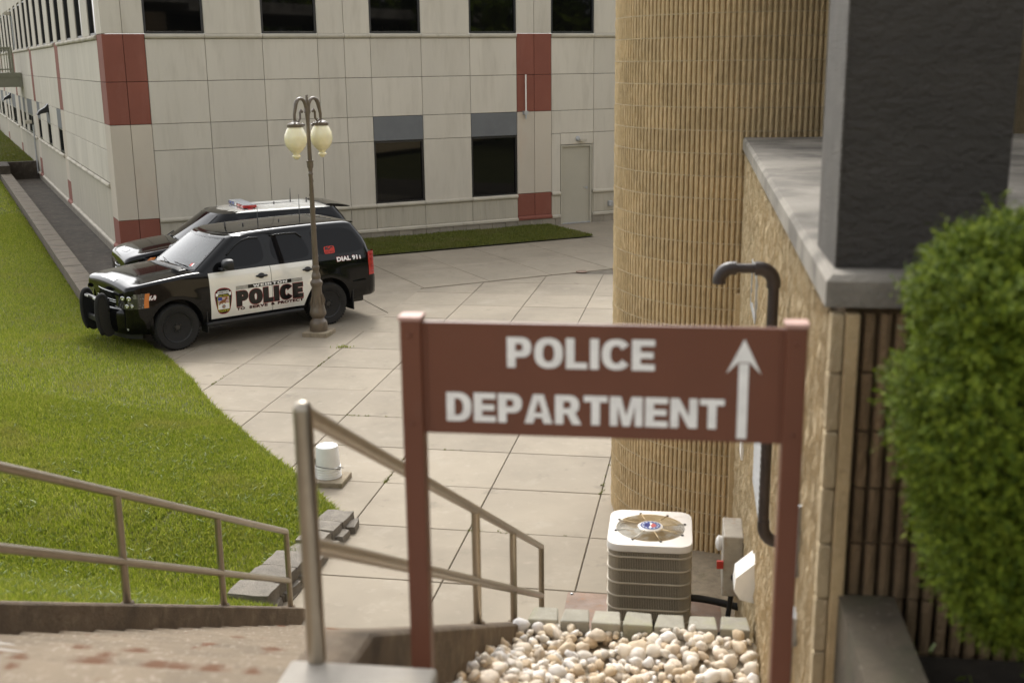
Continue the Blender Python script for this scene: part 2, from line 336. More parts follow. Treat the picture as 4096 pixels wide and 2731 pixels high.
M['signbrown'] = mat('brown_sign_paint', (.135, .043, .021), .42, .08, 4, [((.14, .065, .045), 9, .6, .8, .35)], .05, 60, dist=.003)
M['signcap'] = mat('faded_cap', (.45, .27, .22), .6, .2, 20)
M['signwhite'] = mat('sign_letter_vinyl', (.82, .80, .77), .5, .08, 25)
M['stone'] = mat('grey_wall_stone', (.19, .168, .138), .95, .25, 5, [((.24, .22, .19), 30, .55, .72, .5), ((.09, .08, .065), 8, .55, .72, .5)], .9, 55, rnd=.15, dist=.02)
M['edge'] = mat('edging_block', (.31, .29, .235), .95, .15, 8, [((.27, .27, .13), 4, .52, .7, .6), ((.4, .38, .33), 40, .55, .72, .5)], .6, 70, rnd=.12, dist=.008)
M['pebble'] = island_mat('cream_pebble', [(.62, .52, .39), (.74, .66, .55), (.82, .78, .72), (.54, .41, .26), (.74, .63, .48), (.70, .67, .64), (.80, .73, .62)], .75, attr='object', bump=.35)
M['pebbles'] = island_mat('cream_pebbles', [(.62, .50, .36), (.72, .62, .50), (.78, .72, .64), (.50, .37, .22), (.70, .56, .40), (.66, .63, .60), (.75, .66, .52)], .75, bump=.35)
M['bedsoil'] = mat('pebble_dust', (.30, .25, .18), .95, .3, 8, bump=.8, bscale=25)
M['soil'] = mat('dark_soil', (.03, .024, .017), .95, .4, 8, bump=.8, bscale=25)
M['bronze'] = mat('lamp_bronze_paint', (.115, .088, .062), .35, .12, 9, [((.2, .16, .12), 25, .6, .75, .3)], .12, 60, coat=.2, dist=.004)
M['globe'] = mat('yellowed_acrylic', (.80, .73, .47), .3, .08, 7, [((.86, .82, .64), 3, .5, .75, .5)], coat=.5, bump=.08, bscale=20)
_t = M['globe'].node_tree; _b = _t.nodes['Principled BSDF']; _b.inputs['Subsurface Weight'].default_value = .35; _b.inputs['Subsurface Radius'].default_value = (.2, .17, .09); _b.inputs['Subsurface Scale'].default_value = .3
M['footing'] = mat('footing_concrete', (.27, .22, .155), .95, .25, 9, [((.14, .13, .06), 6, .55, .7, .5), ((.38, .33, .26), 60, .55, .7, .5)], .8, 80, dist=.01)
M['plastic'] = mat('white_bucket_plastic', (.78, .78, .77), .4, .05, 8, [((.5, .47, .42), 9, .66, .75, .5)])
M['wire'] = mat('dark_wire', (.05, .045, .04), .5)
M['acbeige'] = mat('beige_enamel', (.70, .655, .60), .45, .05, 5, [((.5, .42, .32), 7, .66, .75, .4)])
M['acfin'] = mat('louvre_enamel', (.46, .405, .32), .5, .12, 5, stretch=(1, 1, .3))
M['accore'] = mat('coil_dark', (.15, .128, .098), .7)
M['acwire'] = mat('fan_guard_wire', (.42, .31, .16), .5, .25, 3, [((.6, .57, .5), 2.2, .5, .56, .9)], metal=.3)
M['rustp'] = mat('rusty_plate', (.20, .13, .09), .75, .25, 4, [((.27, .11, .035), 7, .55, .68, .8), ((.27, .23, .2), 3, .5, .7, .6)], .3, 60)
M['blackpipe'] = mat('brown_black_pipe', (.030, .020, .018), .42, .25, 14, bump=.2, bscale=60)
M['ebox'] = mat('weathered_box', (.36, .32, .26), .7, .2, 10, [((.3, .2, .13), 14, .55, .7, .6)])
M['white'] = mat('white_plastic', (.78, .75, .70), .5, .04, 9)
M['cable'] = mat('black_cable', (.012, .012, .012), .45)
M['redp'] = mat('red_plastic', (.35, .02, .012), .45)
M['bluep'] = mat('badge_blue', (.03, .06, .2), .4)
M['galv'] = mat('galvanised', (.42, .43, .44), .5, .15, 20, metal=.5)
M['needle'] = island_mat('yew_leaf', [(.03, .055, .005), (.07, .11, .008), (.13, .185, .012), (.23, .28, .025), (.05, .085, .009)], .7, trans=.22, spec=.2)
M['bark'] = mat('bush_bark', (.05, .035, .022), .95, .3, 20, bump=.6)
M['olive'] = mat('olive_steel', (.20, .195, .14), .6, .15, 3, [((.1, .09, .06), 3, .55, .7, .4)])
patchy(M['grass'], (.30, .27, .07), 1.1, .54, .72, .5); patchy(M['grass2'], (.2, .17, .06), .9, .52, .72, .6)
def rust_spots(m, pts):
    """soft rust bleeding out of the concrete round the given places"""
    t = m.node_tree; L = t.links.new; b = t.nodes['Principled BSDF']; src = b.inputs['Base Color'].links[0].from_socket
    g = t.nodes.new('ShaderNodeNewGeometry'); n = t.nodes.new('ShaderNodeTexNoise'); n.inputs['Scale'].default_value = 22; n.inputs['Detail'].default_value = 6; L(g.outputs['Position'], n.inputs['Vector']); acc = None
    wv = t.nodes.new('ShaderNodeVectorMath'); wv.operation = 'MULTIPLY_ADD'; L(n.outputs['Color'], wv.inputs[0]); wv.inputs[1].default_value = (.07, .07, 0); L(g.outputs['Position'], wv.inputs[2])
    for (p, r) in pts:
        d = t.nodes.new('ShaderNodeVectorMath'); d.operation = 'DISTANCE'; L(wv.outputs[0], d.inputs[0]); d.inputs[1].default_value = (p[0]+.035, p[1]+.035, p[2])
        q = t.nodes.new('ShaderNodeMapRange'); q.inputs[1].default_value = r; q.inputs[2].default_value = r*.25; L(d.outputs['Value'], q.inputs[0])
        if acc is None: acc = q.outputs[0]
        else: x = t.nodes.new('ShaderNodeMath'); x.operation = 'MAXIMUM'; L(acc, x.inputs[0]); L(q.outputs[0], x.inputs[1]); acc = x.outputs[0]
    fx = t.nodes.new('ShaderNodeMath'); fx.operation = 'MULTIPLY'; L(acc, fx.inputs[0]); fx.inputs[1].default_value = .92
    mx = t.nodes.new('ShaderNodeMix'); mx.data_type = 'RGBA'; L(fx.outputs[0], mx.inputs['Factor']); L(src, mx.inputs['A']); mx.inputs['B'].default_value = (.10, .034, .006, 1); L(mx.outputs['Result'], b.inputs['Base Color'])
rust_spots(M['stair'], [(AB(8.69-k*.3333-.05, b, k*.17), r) for k, b, r in ((16, -1.93, .095), (15, -2.07, .06), (14, -2.12, .075), (16, -1.70, .08), (16, -1.62, .07), (16, -1.50, .075), (16, -1.36, .05), (12, -1.80, .07), (14, -2.36, .06), (9, -2.39, .06), (16, -2.2, .045), (17, -2.0, .03))])
world_stain(M['slab'], (.15, .122, .086), .45, .50, .72, .55); world_stain(M['slab'], (.13, .105, .075), 2.6, .60, .70, .45); world_stain(M['slab'], (.37, .33, .265), 1.4, .58, .75, .4); world_stain(M['slab'], (.06, .05, .04), 5., .70, .74, .6)
world_stain(M['panel'], (.33, .29, .225), 1.5, .54, .74, .38, 4, (1, 1, .16)); world_stain(M['red'], (.28, .12, .085), 1.8, .54, .74, .4, 4, (1, 1, .2))
world_stain(M['coping'], (.07, .06, .048), 1.2, .5, .66, .6)
# vehicles
M['black'] = mat('black_paint', (.0035, .0035, .004), .10, 0, coat=.26, spec=.2)
M['carwhite'] = mat('white_door_paint', (.80, .78, .72), .16, .02, 3, coat=1.)
M['trim'] = mat('black_trim', (.012, .012, .013), .45, .1, 20)
M['tyre'] = mat('tyre_rubber', (.014, .013, .0125), .8, .2, 14, bump=.3, bscale=90)
M['rim'] = mat('black_steel_wheel', (.026, .025, .024), .38, .1, 12)
M['carglass'] = mat('tinted_car_glass', (.004, .004, .005), .04, 0, coat=.0, spec=.22)
M['chrome'] = mat('chrome', (.62, .62, .62), .12, .05, 12, metal=1.)
M['lens'] = mat('headlamp_housing', (.05, .05, .048), .15, .3, 26, [((.25, .25, .24), 18, .55, .6, .9)], metal=.3, coat=.6)
M['amber'] = mat('amber_lens', (.62, .17, .012), .2, .1, 30, coat=1.)
M['redlens'] = mat('red_lens', (.38, .008, .008), .18, .2, 24, coat=1.)
M['bluelens'] = mat('blue_lens', (.02, .04, .22), .18, .2, 24, coat=1.)
M['clearlens'] = mat('clear_lens', (.62, .62, .62), .2, .1, 24, coat=1.)
M['dred'] = mat('decal_red', (.27, .006, .012), .3)
M['dblack'] = mat('decal_black', (.006, .006, .007), .25)
M['dwhite'] = mat('decal_white', (.8, .8, .79), .3)
M['dyellow'] = mat('decal_yellow', (.62, .55, .03), .3)
M['dblue'] = mat('decal_blue', (.05, .06, .28), .3)
M['dbrown'] = mat('decal_brown', (.24, .09, .025), .3)
M['stickred'] = mat('sticker_red', (.5, .025, .012), .4)
M['interior'] = mat('grey_interior', (.22, .22, .21), .8, .2, 6)
M['dash'] = mat('dark_dash', (.035, .035, .035), .8, .2, 6)
def windscreen(name, tint):
    m = bpy.data.materials.new(name); m.use_nodes = True; t = m.node_tree; t.nodes.clear(); L = t.links.new
    tr = t.nodes.new('ShaderNodeBsdfTransparent'); tr.inputs[0].default_value = (*tint, 1); gl = t.nodes.new('ShaderNodeBsdfGlossy'); gl.inputs['Roughness'].default_value = .02
    df = t.nodes.new('ShaderNodeBsdfDiffuse'); df.inputs[0].default_value = (.5, .53, .53, 1)
    fr = t.nodes.new('ShaderNodeFresnel'); fr.inputs[0].default_value = 1.75; m1 = t.nodes.new('ShaderNodeMixShader'); m2 = t.nodes.new('ShaderNodeMixShader'); m1.inputs[0].default_value = .07
    L(tr.outputs[0], m1.inputs[1]); L(df.outputs[0], m1.inputs[2]); L(fr.outputs[0], m2.inputs[0]); L(m1.outputs[0], m2.inputs[1]); L(gl.outputs[0], m2.inputs[2])
    o = t.nodes.new('ShaderNodeOutputMaterial'); L(m2.outputs[0], o.inputs[0]); return m
M['screen'] = windscreen('laminated_windscreen', (.62, .68, .66))
M['screend'] = windscreen('green_windscreen', (.35, .42, .36))
# ================================================================== ground and paving
def sheet(name, poly, z, m, kind='structure', parent=None):
    me = mesh(name, [(p[0], p[1], z) for p in poly], [tuple(range(len(poly)))]); o = obj(name, me, m, parent)
    return tag(o, kind=kind) if parent is None else o
sheet('ground', [(-400, -300), (400, -300), (400, 600), (-400, 600)], -.30, M['lawn'])
pav = sheet('pavement', [(-9.3, 8), (6, 7), (12, 36), (-3, 37), (-13, 27)], -.018, M['joint'])
E1 = np.array([1.228, -.215]); E2 = np.array([.212, 1.199]); O = np.array([-2.88, 18.84])
PJ = np.array([-1.93, 23.92]); NV = VD                                   # corner where the two paving grids meet
def slab(poly, name='paving_slab', z=0., m=None, parent=None, j=.006, th=.05):
    if len(poly) < 3 or abs(area(poly)) < .03: return
    if area(poly) < 0: poly = poly[::-1]
    c = np.mean(poly, 0); a = inset(poly, j); b = inset(poly, j+.006)
    if len(a) != len(b) or abs(area(b)) < .02 or abs(area(a)) > abs(area(poly)): return
    n = len(a); dz = random.uniform(-.002, .002)
    V = [(p[0]-c[0], p[1]-c[1], -th) for p in a] + [(p[0]-c[0], p[1]-c[1], -.005) for p in a] + [(p[0]-c[0], p[1]-c[1], 0) for p in b]
    F = [tuple(range(2*n, 3*n))]
    for k in range(n):
        q = (k+1) % n; F += [(k, q, n+q, n+k), (n+k, n+q, 2*n+q, 2*n+k)]
    return obj(name, mesh(name, V, F), m or M['slab'], parent or pav, (c[0], c[1], z+dz))
e2n = np.array([-E2[1], E2[0]])/np.hypot(*E2)                            # left normal of the column line
e1n = np.array([-E1[1], E1[0]])/np.hypot(*E1)                            # ahead normal of the row line
rowp = O + E2
for i in range(-5, 6):
    for j in range(-9, 6):
        p = O + E1*i + E2*j; q = [tuple(p), tuple(p+E1), tuple(p+E1+E2), tuple(p+E2)]
        q = clip(q, PJ, NV)
        if q and i < 0: q = clip(q, rowp, e1n)
        if not q: continue
        c = np.mean(q, 0)
        if c @ FA < 8.2 or c[0] > 4.5: continue
        if c @ FB > 1.9: continue
        slab(q)
for k in range(-10, 9):
    u0 = 5.2 + 1.55*k
    for (v0, v1) in ((-2.6, -5.0), (-5.0, -7.0), (-7.0, -9.1), (-9.1, -11.2), (-11.2, -13.4)):
        q = [tuple(CORN + UD*u + VD*v) for u, v in ((u0, v1), (u0+1.55, v1), (u0+1.55, v0), (u0, v0))]
        if v0 <= -7.0:
            q = clip(q, PJ, -e2n)
            if q: q = clip(q, rowp, -e1n)
            if not q: continue
        c = np.mean(q, 0)
        if u0 < -.2 and v0 > -9.5 or (u0 < -1.2): continue
        slab(q)
for u0 in (11.95, 13.5, 15.05):                                          # landing in front of the door
    slab([tuple(CORN + UD*u + VD*v) for u, v in ((u0, -2.6), (u0+1.55, -2.6), (u0+1.55, -.02), (u0, -.02))])
for k in range(0, 1):                                                   # beside the building corner
    slab([tuple(CORN + UD*u + VD*v) for u, v in ((-.0+1.55*k, -2.6), (1.55*(k+1), -2.6), (1.55*(k+1), -.02), (1.55*k, -.02))]) if k < 1 else None
# drain cover
dc = MB(); dc.lathe([(.13, .0), (.13, .012), (.115, .016), (.11, .012), (.0001, .012)], 20)
tag(dc.build('drain_cover', M['rustp'], None, True, 40), 'small round rusty drain cover in the far paving joint', 'drain cover').location = (1.6, 25.72, .001)

# ------------------------------------------------------------------ lawn
EDGE = np.array([AB(8.60, -3.08)[:2], AB(8.68, -3.60)[:2], AB(9.6, -3.50)[:2], AB(10.86, -3.34)[:2], (-1.98, 11.6), (-2.35, 12.27), (-2.67, 12.82), (-3.0, 13.32), (-3.43, 14.04), (-3.7, 14.51), (-4.26, 15.5), (-4.91, 16.83), (-5.5, 17.91), (-5.97, 18.66), (-6.6, 19.6)])
KERB0, KERB1 = CORN - UD*1.52 - VD*7.8, CORN - UD*1.62 + VD*45
LINE = np.vstack([EDGE, [KERB0], [KERB1]])
def edge_dist(P):
    best = np.full(len(P), 1e9); sg = np.zeros(len(P))
    for i in range(len(LINE)-1):
        a, b = LINE[i], LINE[i+1]; e = b-a; t = np.clip(((P-a) @ e)/(e @ e), 0, 1); q = a + t[:, None]*e; d = np.hypot(*(P-q).T)
        s = e[0]*(P[:, 1]-a[1]) - e[1]*(P[:, 0]-a[0]); m = d < best - 1e-9; best[m] = d[m]; sg[m] = np.sign(s[m])
    return best*sg
def lawn_z(P):
    P = np.asarray(P, float); d = edge_dist(P); a = P @ FA; b = P @ FB
    h1 = .51*(8.71-a) + .085 + .07*np.clip(-3.35-b, 0, 3)
    bank = np.where(d > 0, .03 + .115*np.minimum(d, 9) + .02*(1-np.exp(-d/.15)), d*.5)
    far = np.clip((P @ VD - CORN @ VD)/12 + .3, 0, 1)*.2*np.clip(d*3, 0, 1)
    h2 = bank + far
    k = .10; h = k*np.log(np.exp(np.clip(h1/k, -30, 40)) + np.exp(h2/k))
    bump = np.sin(P[:, 0]*1.3+.4)*np.cos(P[:, 1]*1.1)*.025 + np.sin(P[:, 0]*3.1+P[:, 1]*2.3)*.010
    return np.where((d > 0) & (a < 10.7) & (b > -5), np.maximum(h, .10), np.where(d > .3, h+bump*np.clip(d-.3, 0, 1), np.where(d > 0, np.minimum(h, .02+d*1.2), d*.5)))
def axis(a, b, s, far, g):
    x = list(np.arange(a, b, s)); st = s
    while x[-1] < far: st *= g; x.append(x[-1]+st)
    return np.array(x)
ga = axis(1.0, 24., .14, 75, 1.12); gb = -axis(3.18, 13., .14, 48, 1.12)
Pg = np.array([[AB(a, b)[:2] for b in gb] for a in ga]); nz = lawn_z(Pg.reshape(-1, 2)); n_, m_ = len(ga), len(gb)
dd = edge_dist(Pg.reshape(-1, 2)).reshape(n_, m_)
Fl = [(i*m_+j, i*m_+j+1, (i+1)*m_+j+1, (i+1)*m_+j) for i in range(n_-1) for j in range(m_-1) if dd[i:i+2, j:j+2].max() > -.25]
lawn = MB(); lawn.V = [(*p, z) for p, z in zip(Pg.reshape(-1, 2), nz)]; lawn.F = Fl
tag(lawn.build('lawn', M['lawn'], None, True), kind='structure')
def blades(name, P, Z, hgt, wid, m, label, cat, lean=.55, tip2=True):
    n = len(P); ang = rng.uniform(0, 2*np.pi, n); la = rng.uniform(0, 2*np.pi, n); h = hgt*rng.uniform(.45, 1.25, n); wd = wid*rng.uniform(.6, 1.3, n); ln = h*lean*rng.uniform(.1, 1.4, n)
    B = np.stack([P[:, 0], P[:, 1], Z], 1); dx = np.stack([np.cos(ang)*wd, np.sin(ang)*wd, np.zeros(n)], 1)
    tipv = B + np.stack([np.cos(la)*ln, np.sin(la)*ln, h], 1); mid = B + np.stack([np.cos(la)*ln*.3, np.sin(la)*ln*.3, h*.6], 1)
    V = np.stack([B-dx, B+dx, mid+dx*.8, mid-dx*.8, tipv], 1).reshape(-1, 3)
    k = np.arange(n)*5; me = bpy.data.meshes.new(name)
    me.vertices.add(len(V)); me.vertices.foreach_set('co', V.ravel().astype(np.float32))
    loops = np.stack([k, k+1, k+2, k+3, k+3, k+2, k+4], 1).ravel(); me.loops.add(len(loops)); me.loops.foreach_set('vertex_index', loops.astype(np.int32))
    me.polygons.add(2*n); st = np.stack([np.arange(n)*7, np.arange(n)*7+4], 1).ravel(); me.polygons.foreach_set('loop_start', st.astype(np.int32))
    me.update(calc_edges=True); me.validate()
    return tag(obj(name, me, m), label, cat, kind='stuff')
def in_view(P, Z, mar=.22):
    Q = np.stack([P[:, 0], P[:, 1], Z-EYE], 1); x = Q @ r_; y = Q @ d_; z = Q @ f_
    return (z > .5) & (np.abs(x/z) < .447*(1+mar)+.01) & (np.abs(y/z) < .298*(1+mar)+.02)
def scatter(n, amin, amax, bmin, bmax, dmin=.0):
    a = rng.uniform(amin, amax, n); b = rng.uniform(bmin, bmax, n); P = np.stack([a*FA[0]+b*FB[0], a*FA[1]+b*FB[1]], 1)
    d = edge_dist(P); ok = d > dmin; P = P[ok]; Z = lawn_z(P); v = in_view(P, Z); return P[v], Z[v]
cl = lambda P: np.sin(P[:, 0]*2.1+1)*np.cos(P[:, 1]*1.7) + np.sin(P[:, 0]*5.3)*np.sin(P[:, 1]*4.9+2)*.6
Pn, Zn = scatter(900000, 3.5, 14, -9, -3.28, .0); k_ = rng.random(len(Pn)) < .78+.2*cl(Pn); Pn, Zn = Pn[k_][:250000], Zn[k_][:250000]
Pf, Zf = scatter(1100000, 13, 34, -20, -3.4, .0); Pf, Zf = Pf[:210000], Zf[:210000]
Pk, Zk = scatter(600000, 27, 62, -45, -8, .0); Pk, Zk = Pk[:90000], Zk[:90000]
blades('lawn_grass', np.vstack([Pn, Pf]), np.concatenate([Zn, Zf]), .052, .0042, M['grass'], 'bright green grass covering the bank beside the stairs', 'grass')
blades('far_lawn_grass', Pk, Zk, .06, .009, M['grass'], 'green grass along the kerb of the side walkway', 'grass')
_t = rng.uniform(0, len(EDGE)-4.001, 9000); _i = _t.astype(int)+3; _f = (_t-_t.astype(int))[:, None]; Pe = EDGE[_i]*(1-_f)+EDGE[_i+1]*_f + rng.normal(0, .045, (9000, 2)); Pe += .03*np.sin(_t*9)[:, None]
Pe = Pe[edge_dist(Pe) > -.035]; blades('edge_grass', Pe, np.full(len(Pe), .005), .075, .0045, M['grass'], 'ragged grass fringe hanging over the paving edge', 'grass', lean=1.1)
# broad weed leaves near the paving edge and stairs
Pw, Zw = scatter(90000, 5, 14, -8, -3.3, .02); q_ = (cl(Pw) > -.1); Pw, Zw = Pw[q_][:9000], Zw[q_][:9000]
blades('clover_patch', Pw, Zw+.015, .035, .011, M['leafw'], 'broad leafy weeds in the lawn near the short stone wall', 'weeds', lean=1.6)
Us = rng.uniform(1.2, 11.95, 90000); Vs = rng.uniform(-2.58, -.06, 90000); ok = Us < 11.95 + .0*Vs
Ps = CORN + Us[:, None]*UD + Vs[:, None]*VD; Zs = np.full(len(Ps), .03) + .01*np.sin(Ps[:, 0]*3)
sv = in_view(Ps, Zs); Ps, Zs = Ps[sv][:60000], Zs[sv][:60000]
tag(MB().add([(*(CORN+UD*u+VD*v), .034) for u, v in ((1.2, -2.6), (11.95, -2.6), (11.95, -.03), (1.2, -.03))], [(0, 1, 2, 3)]).build('grass_strip', M['lawn']), kind='structure')
blades('strip_grass', Ps, Zs, .06, .009, M['grass2'], 'mown grass strip along the foot of the office facade', 'grass')
tag(MB().add([(*(CORN+UD*u+VD*v), .55) for u, v in ((-1.7, 24.5), (-.02, 24.5), (-.02, 75), (-1.7, 75))], [(0, 1, 2, 3)]).build('far_lawn', M['lawn']), kind='structure')
Pq = CORN + rng.uniform(-1.7, -.04, 16000)[:, None]*UD + (24.5+rng.uniform(0, 1, 16000)**1.6*40)[:, None]*VD; blades('far_strip_grass', Pq, np.full(16000, .55), .08, .012, M['grass2'], 'grass growing beyond the dark walkway end wall', 'grass')
# weeds in some paving joints
_w = []
for (i_, j_, e_) in ((0, -1, 0), (1, -3, 1), (2, -5, 0), (3, -6, 1), (2, -4, 1), (-1, -2, 0), (4, -5, 0), (1, -5, 0)):
    _c = O + E1*i_ + E2*j_; _d = E1 if e_ else E2
    for _ in range(16): _w.append(_c + _d*rng.beta(.6, 2.5) + rng.normal(0, .008, 2))
blades('joint_moss', np.repeat(np.array(_w), 5, 0)+rng.normal(0, .008, (len(_w)*5, 2)), np.full(len(_w)*5, -.004), .022, .004, M['grass2'], 'tiny weeds and moss in the near paving joints', 'weeds', lean=1.2)
# joint weeds
jw = np.array([(-2.87, 18.86)])[rng.integers(0, 1, 60)] + rng.normal(0, .05, (60, 2))*np.array([1.6, .6]); blades('joint_weed', jw, np.zeros(60), .05, .005, M['grass'], 'tuft of weeds in a paving joint near the street lamp', 'weeds', lean=1.2)

# ------------------------------------------------------------------ side walkway and its kerb wall
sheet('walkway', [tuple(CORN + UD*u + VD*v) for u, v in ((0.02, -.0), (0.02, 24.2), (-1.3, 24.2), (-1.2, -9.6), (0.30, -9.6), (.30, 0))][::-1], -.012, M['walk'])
kw = MB(); K0 = CORN - UD*1.13 - VD*7.4; K1 = CORN - UD*1.25 + VD*24.2; kn = np.array([-(K1-K0)[1], (K1-K0)[0]]); kn /= np.hypot(*kn)
N = 30
for s in range(N):
    p, q = K0 + (K1-K0)*s/N, K0 + (K1-K0)*(s+.995)/N
    h0 = .30 + .004*s
    kw.hexa([(*p, -.1), (*(p+kn*.40), -.1), (*(q+kn*.40), -.1), (*q, -.1), (*p, h0), (*(p+kn*.40), h0), (*(q+kn*.40), h0), (*q, h0)])
tag(kw.build('kerb_wall', M['kerb']), 'low concrete kerb wall between lawn and sunken side walkway', 'kerb')
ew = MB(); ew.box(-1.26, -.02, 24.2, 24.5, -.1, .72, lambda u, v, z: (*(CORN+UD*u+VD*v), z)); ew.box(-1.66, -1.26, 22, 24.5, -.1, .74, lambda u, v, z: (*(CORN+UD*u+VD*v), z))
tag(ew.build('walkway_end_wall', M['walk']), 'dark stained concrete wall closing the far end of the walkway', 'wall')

# ================================================================== office building
bld = thing('office_building', 'beige panelled office building with red corner strips and dark windows', 'building', (CORN[0], CORN[1], 0))
CO = (CORN[0], CORN[1], 0.)
def loc(p): return (p[0]-CO[0], p[1]-CO[1], p[2])
TOP = 9.0
def panel(fr, u0, u1, z0, z1, m, name='wall_panel', o0=-.035, o1=0., g=.0055, parent=None):
    f = lambda u, o, z: loc(fr(u, z, o))
    mb = MB(); mb.box(u0+g, u1-g, o0, o1-.006, z0+g, z1-g, f)
    a, b = g+.006, 0
    mb2 = MB(); P = [(u0+g, o1-.006, z0+g), (u1-g, o1-.006, z0+g), (u1-g, o1-.006, z1-g), (u0+g, o1-.006, z1-g), (u0+g+.007, o1, z0+g+.007), (u1-g-.007, o1, z0+g+.007), (u1-g-.007, o1, z1-g-.007), (u0+g+.007, o1, z1-g-.007)]
    mb2.add([f(*p) for p in P], [(4, 5, 6, 7), (0, 1, 5, 4), (1, 2, 6, 5), (2, 3, 7, 6), (3, 0, 4, 7)])
    P0 = [(u0+g, o0, z0+g), (u1-g, o0, z0+g), (u1-g, o0, z1-g), (u0+g, o0, z1-g)]
    n = len(mb2.V); mb2.V += [f(*p) for p in P0]; mb2.F += [(n, n+1, 1, 0), (n+1, n+2, 2, 1), (n+2, n+3, 3, 2), (n+3, n, 0, 3)]
    return mb2.build(name, m, parent or bld)
def roll(fr, u0, u1, zc, r=.062, m=None, name='roll_moulding', cut=.004):
    mb = MB(); pts = [(math.cos(t)*r*1.05, math.sin(t)*r) for t in np.linspace(-math.pi/2, math.pi/2, 9)]
    P = [[loc(fr(u, zc+s, c-.005)) for (c, s) in pts] for u in (u0+cut, u0+cut+.012, u1-cut-.012, u1-cut)]
    for i, q in ((0, .85), (3, .85)):
        P[i] = [loc(fr((u0+cut, 0, 0, u1-cut)[i], zc+s*q, (c-.005)*q)) for (c, s) in pts]
    mb.grid(P); mb.F += [tuple(range(9)), tuple(range(27, 36))]
    return mb.build(name, m or M['mould'], bld, True, 50)
def flare(fr, u0, u1, z0, z1, m, name='base_flare', cut=.004):
    mb = MB(); pr = [(-.035, z0), (.055, z0), (.055, z0+.055), (.004, z1), (-.035, z1)]
    mb.prism(pr, 0, u0+cut, u1-cut, lambda u, o, z: loc(fr(u, z, o))); return mb.build(name, m, bld)
def window(fr, u0, u1, z0, z1):
    f = lambda u, o, z: loc(fr(u, z, o)); mb = MB(); t = .055
    for a in ((u0, u0+t, z0, z1), (u1-t, u1, z0, z1), (u0+t, u1-t, z0, z0+t), (u0+t, u1-t, z1-t, z1)): mb.box(a[0]+.002, a[1]-.002, -.12, -.025, a[2]+.002, a[3]-.002, f)
    w_ = mb.build('window', M['frame'], bld)
    g = MB(); g.box(u0+t, u1-t, -.10, -.075, z0+t, z1-t, f); g.build('pane', M['glass'], w_); return w_
def core(fr, u0, u1, z0, z1, o=-.036, d=.3, name='wall'):
    mb = MB(); mb.box(u0, u1, o-d, o, z0, z1, lambda u, q, z: loc(fr(u, z, q))); return mb.build(name, M['core'], bld)
ZJ = dict(mt=5.41, mb=5.29, j1=4.29, j2=3.275, j3=2.63, lt=.955, lb=.86, fl=.30, fb=.21)
# column lines of the front facade: (start, end, kind)
MOD = 1.4245; colsR = [(0., .478, 'red'), (.478, .98, 'red')]; u = .98
kinds = ['win', 'wall', 'win', 'half', 'half2', 'lwin', 'wall', 'lwin']
pat = [('w', MOD), ('p', MOD), ('w', MOD), ('p', MOD/2), ('p', MOD/2), ('W', MOD), ('p', MOD), ('W', MOD)]
for rep in range(2):
    for k, wd in pat: colsR.append((u, u+wd, k)); u += wd
    for wd in (.55, .55): colsR.append((u, u+wd, 'red')); u += wd
    pat = [('w', 1.39), ('p', MOD), ('w', MOD), ('p', MOD), ('w', MOD)]
UEND = u
core(FR, .14, UEND, 0, ZJ['mt'], o=-.13); core(FR, .14, UEND, 7.35, TOP, o=-.13)
DOOR = (12.36, 13.385, 2.30)
for (u0, u1, k) in colsR:
    red = k == 'red'
    up = k in 'wW'
    # upper storey
    if up:
        window(FR, u0, u1, ZJ['mt']+.005, 7.3)
        panel(FR, u0, u1, 7.35, TOP, M['panel'])
    else: panel(FR, u0, u1, ZJ['mt'], TOP, M['panel'], o0=-.12)
    if red:
        panel(FR, u0, u1, ZJ['j1'], ZJ['mt'], M['red'], o0=-.12); panel(FR, u0, u1, ZJ['j2'], ZJ['j1'], M['red'], o0=-.12)
        panel(FR, u0, u1, .97, ZJ['j2'], M['faded'], o0=-.12)
        panel(FR, u0, u1, .33, .97, M['red'], o0=-.12); flare(FR, u0, u1, .22, .33, M['red'])
        continue
    roll(FR, u0, u1, 5.352)
    panel(FR, u0, u1, ZJ['j1'], ZJ['mb'], M['panel'], o0=-.12); panel(FR, u0, u1, ZJ['j2'], ZJ['j1'], M['panel'], o0=-.12)
    low = k == 'W'
    panel(FR, u0, u1, ZJ['j3'], ZJ['j2'], M['grey'] if low else M['panel'], o0=-.12)
    if u0 > 11.9 and u0 < 12.2:                                          # the bay with the door
        panel(FR, u0, DOOR[0]-.02, ZJ['lt'], ZJ['j3'], M['panel'], o0=-.12); panel(FR, DOOR[0]-.02, u1, DOOR[2], ZJ['j3'], M['panel'], o0=-.12); panel(FR, DOOR[1]+.02, u1, ZJ['lt'], DOOR[2], M['panel'], o0=-.12, g=.003)
        for a, b in ((u0, DOOR[0]-.02), (DOOR[1]+.02, u1)): roll(FR, a, b, .908); panel(FR, a, b, ZJ['fl'], ZJ['lb'], M['panel_base'], o0=-.12, g=.003); flare(FR, a, b, ZJ['fb'], ZJ['fl'], M['mould'])
        continue
    if low: window(FR, u0, u1, ZJ['lt'], ZJ['j3']-.004)
    else: panel(FR, u0, u1, ZJ['lt'], ZJ['j3'], M['panel'], o0=-.12)
    roll(FR, u0, u1, .908); panel(FR, u0, u1, ZJ['fl'], ZJ['lb'], M['panel_base'], o0=-.12); flare(FR, u0, u1, ZJ['fb'], ZJ['fl'], M['mould'])
def plinth(fr, u0, u1, z0, z1, skip=None):
    u = u0; i = 0
    while u < u1-.01:
        e = min(u+.405, u1)
        if not (skip and e > skip[0] and u < skip[1]): panel(fr, u, e, z0, z1, M['cmu'], 'plinth_block', o0=-.12, o1=.02, g=.003)
        u = e; i += 1
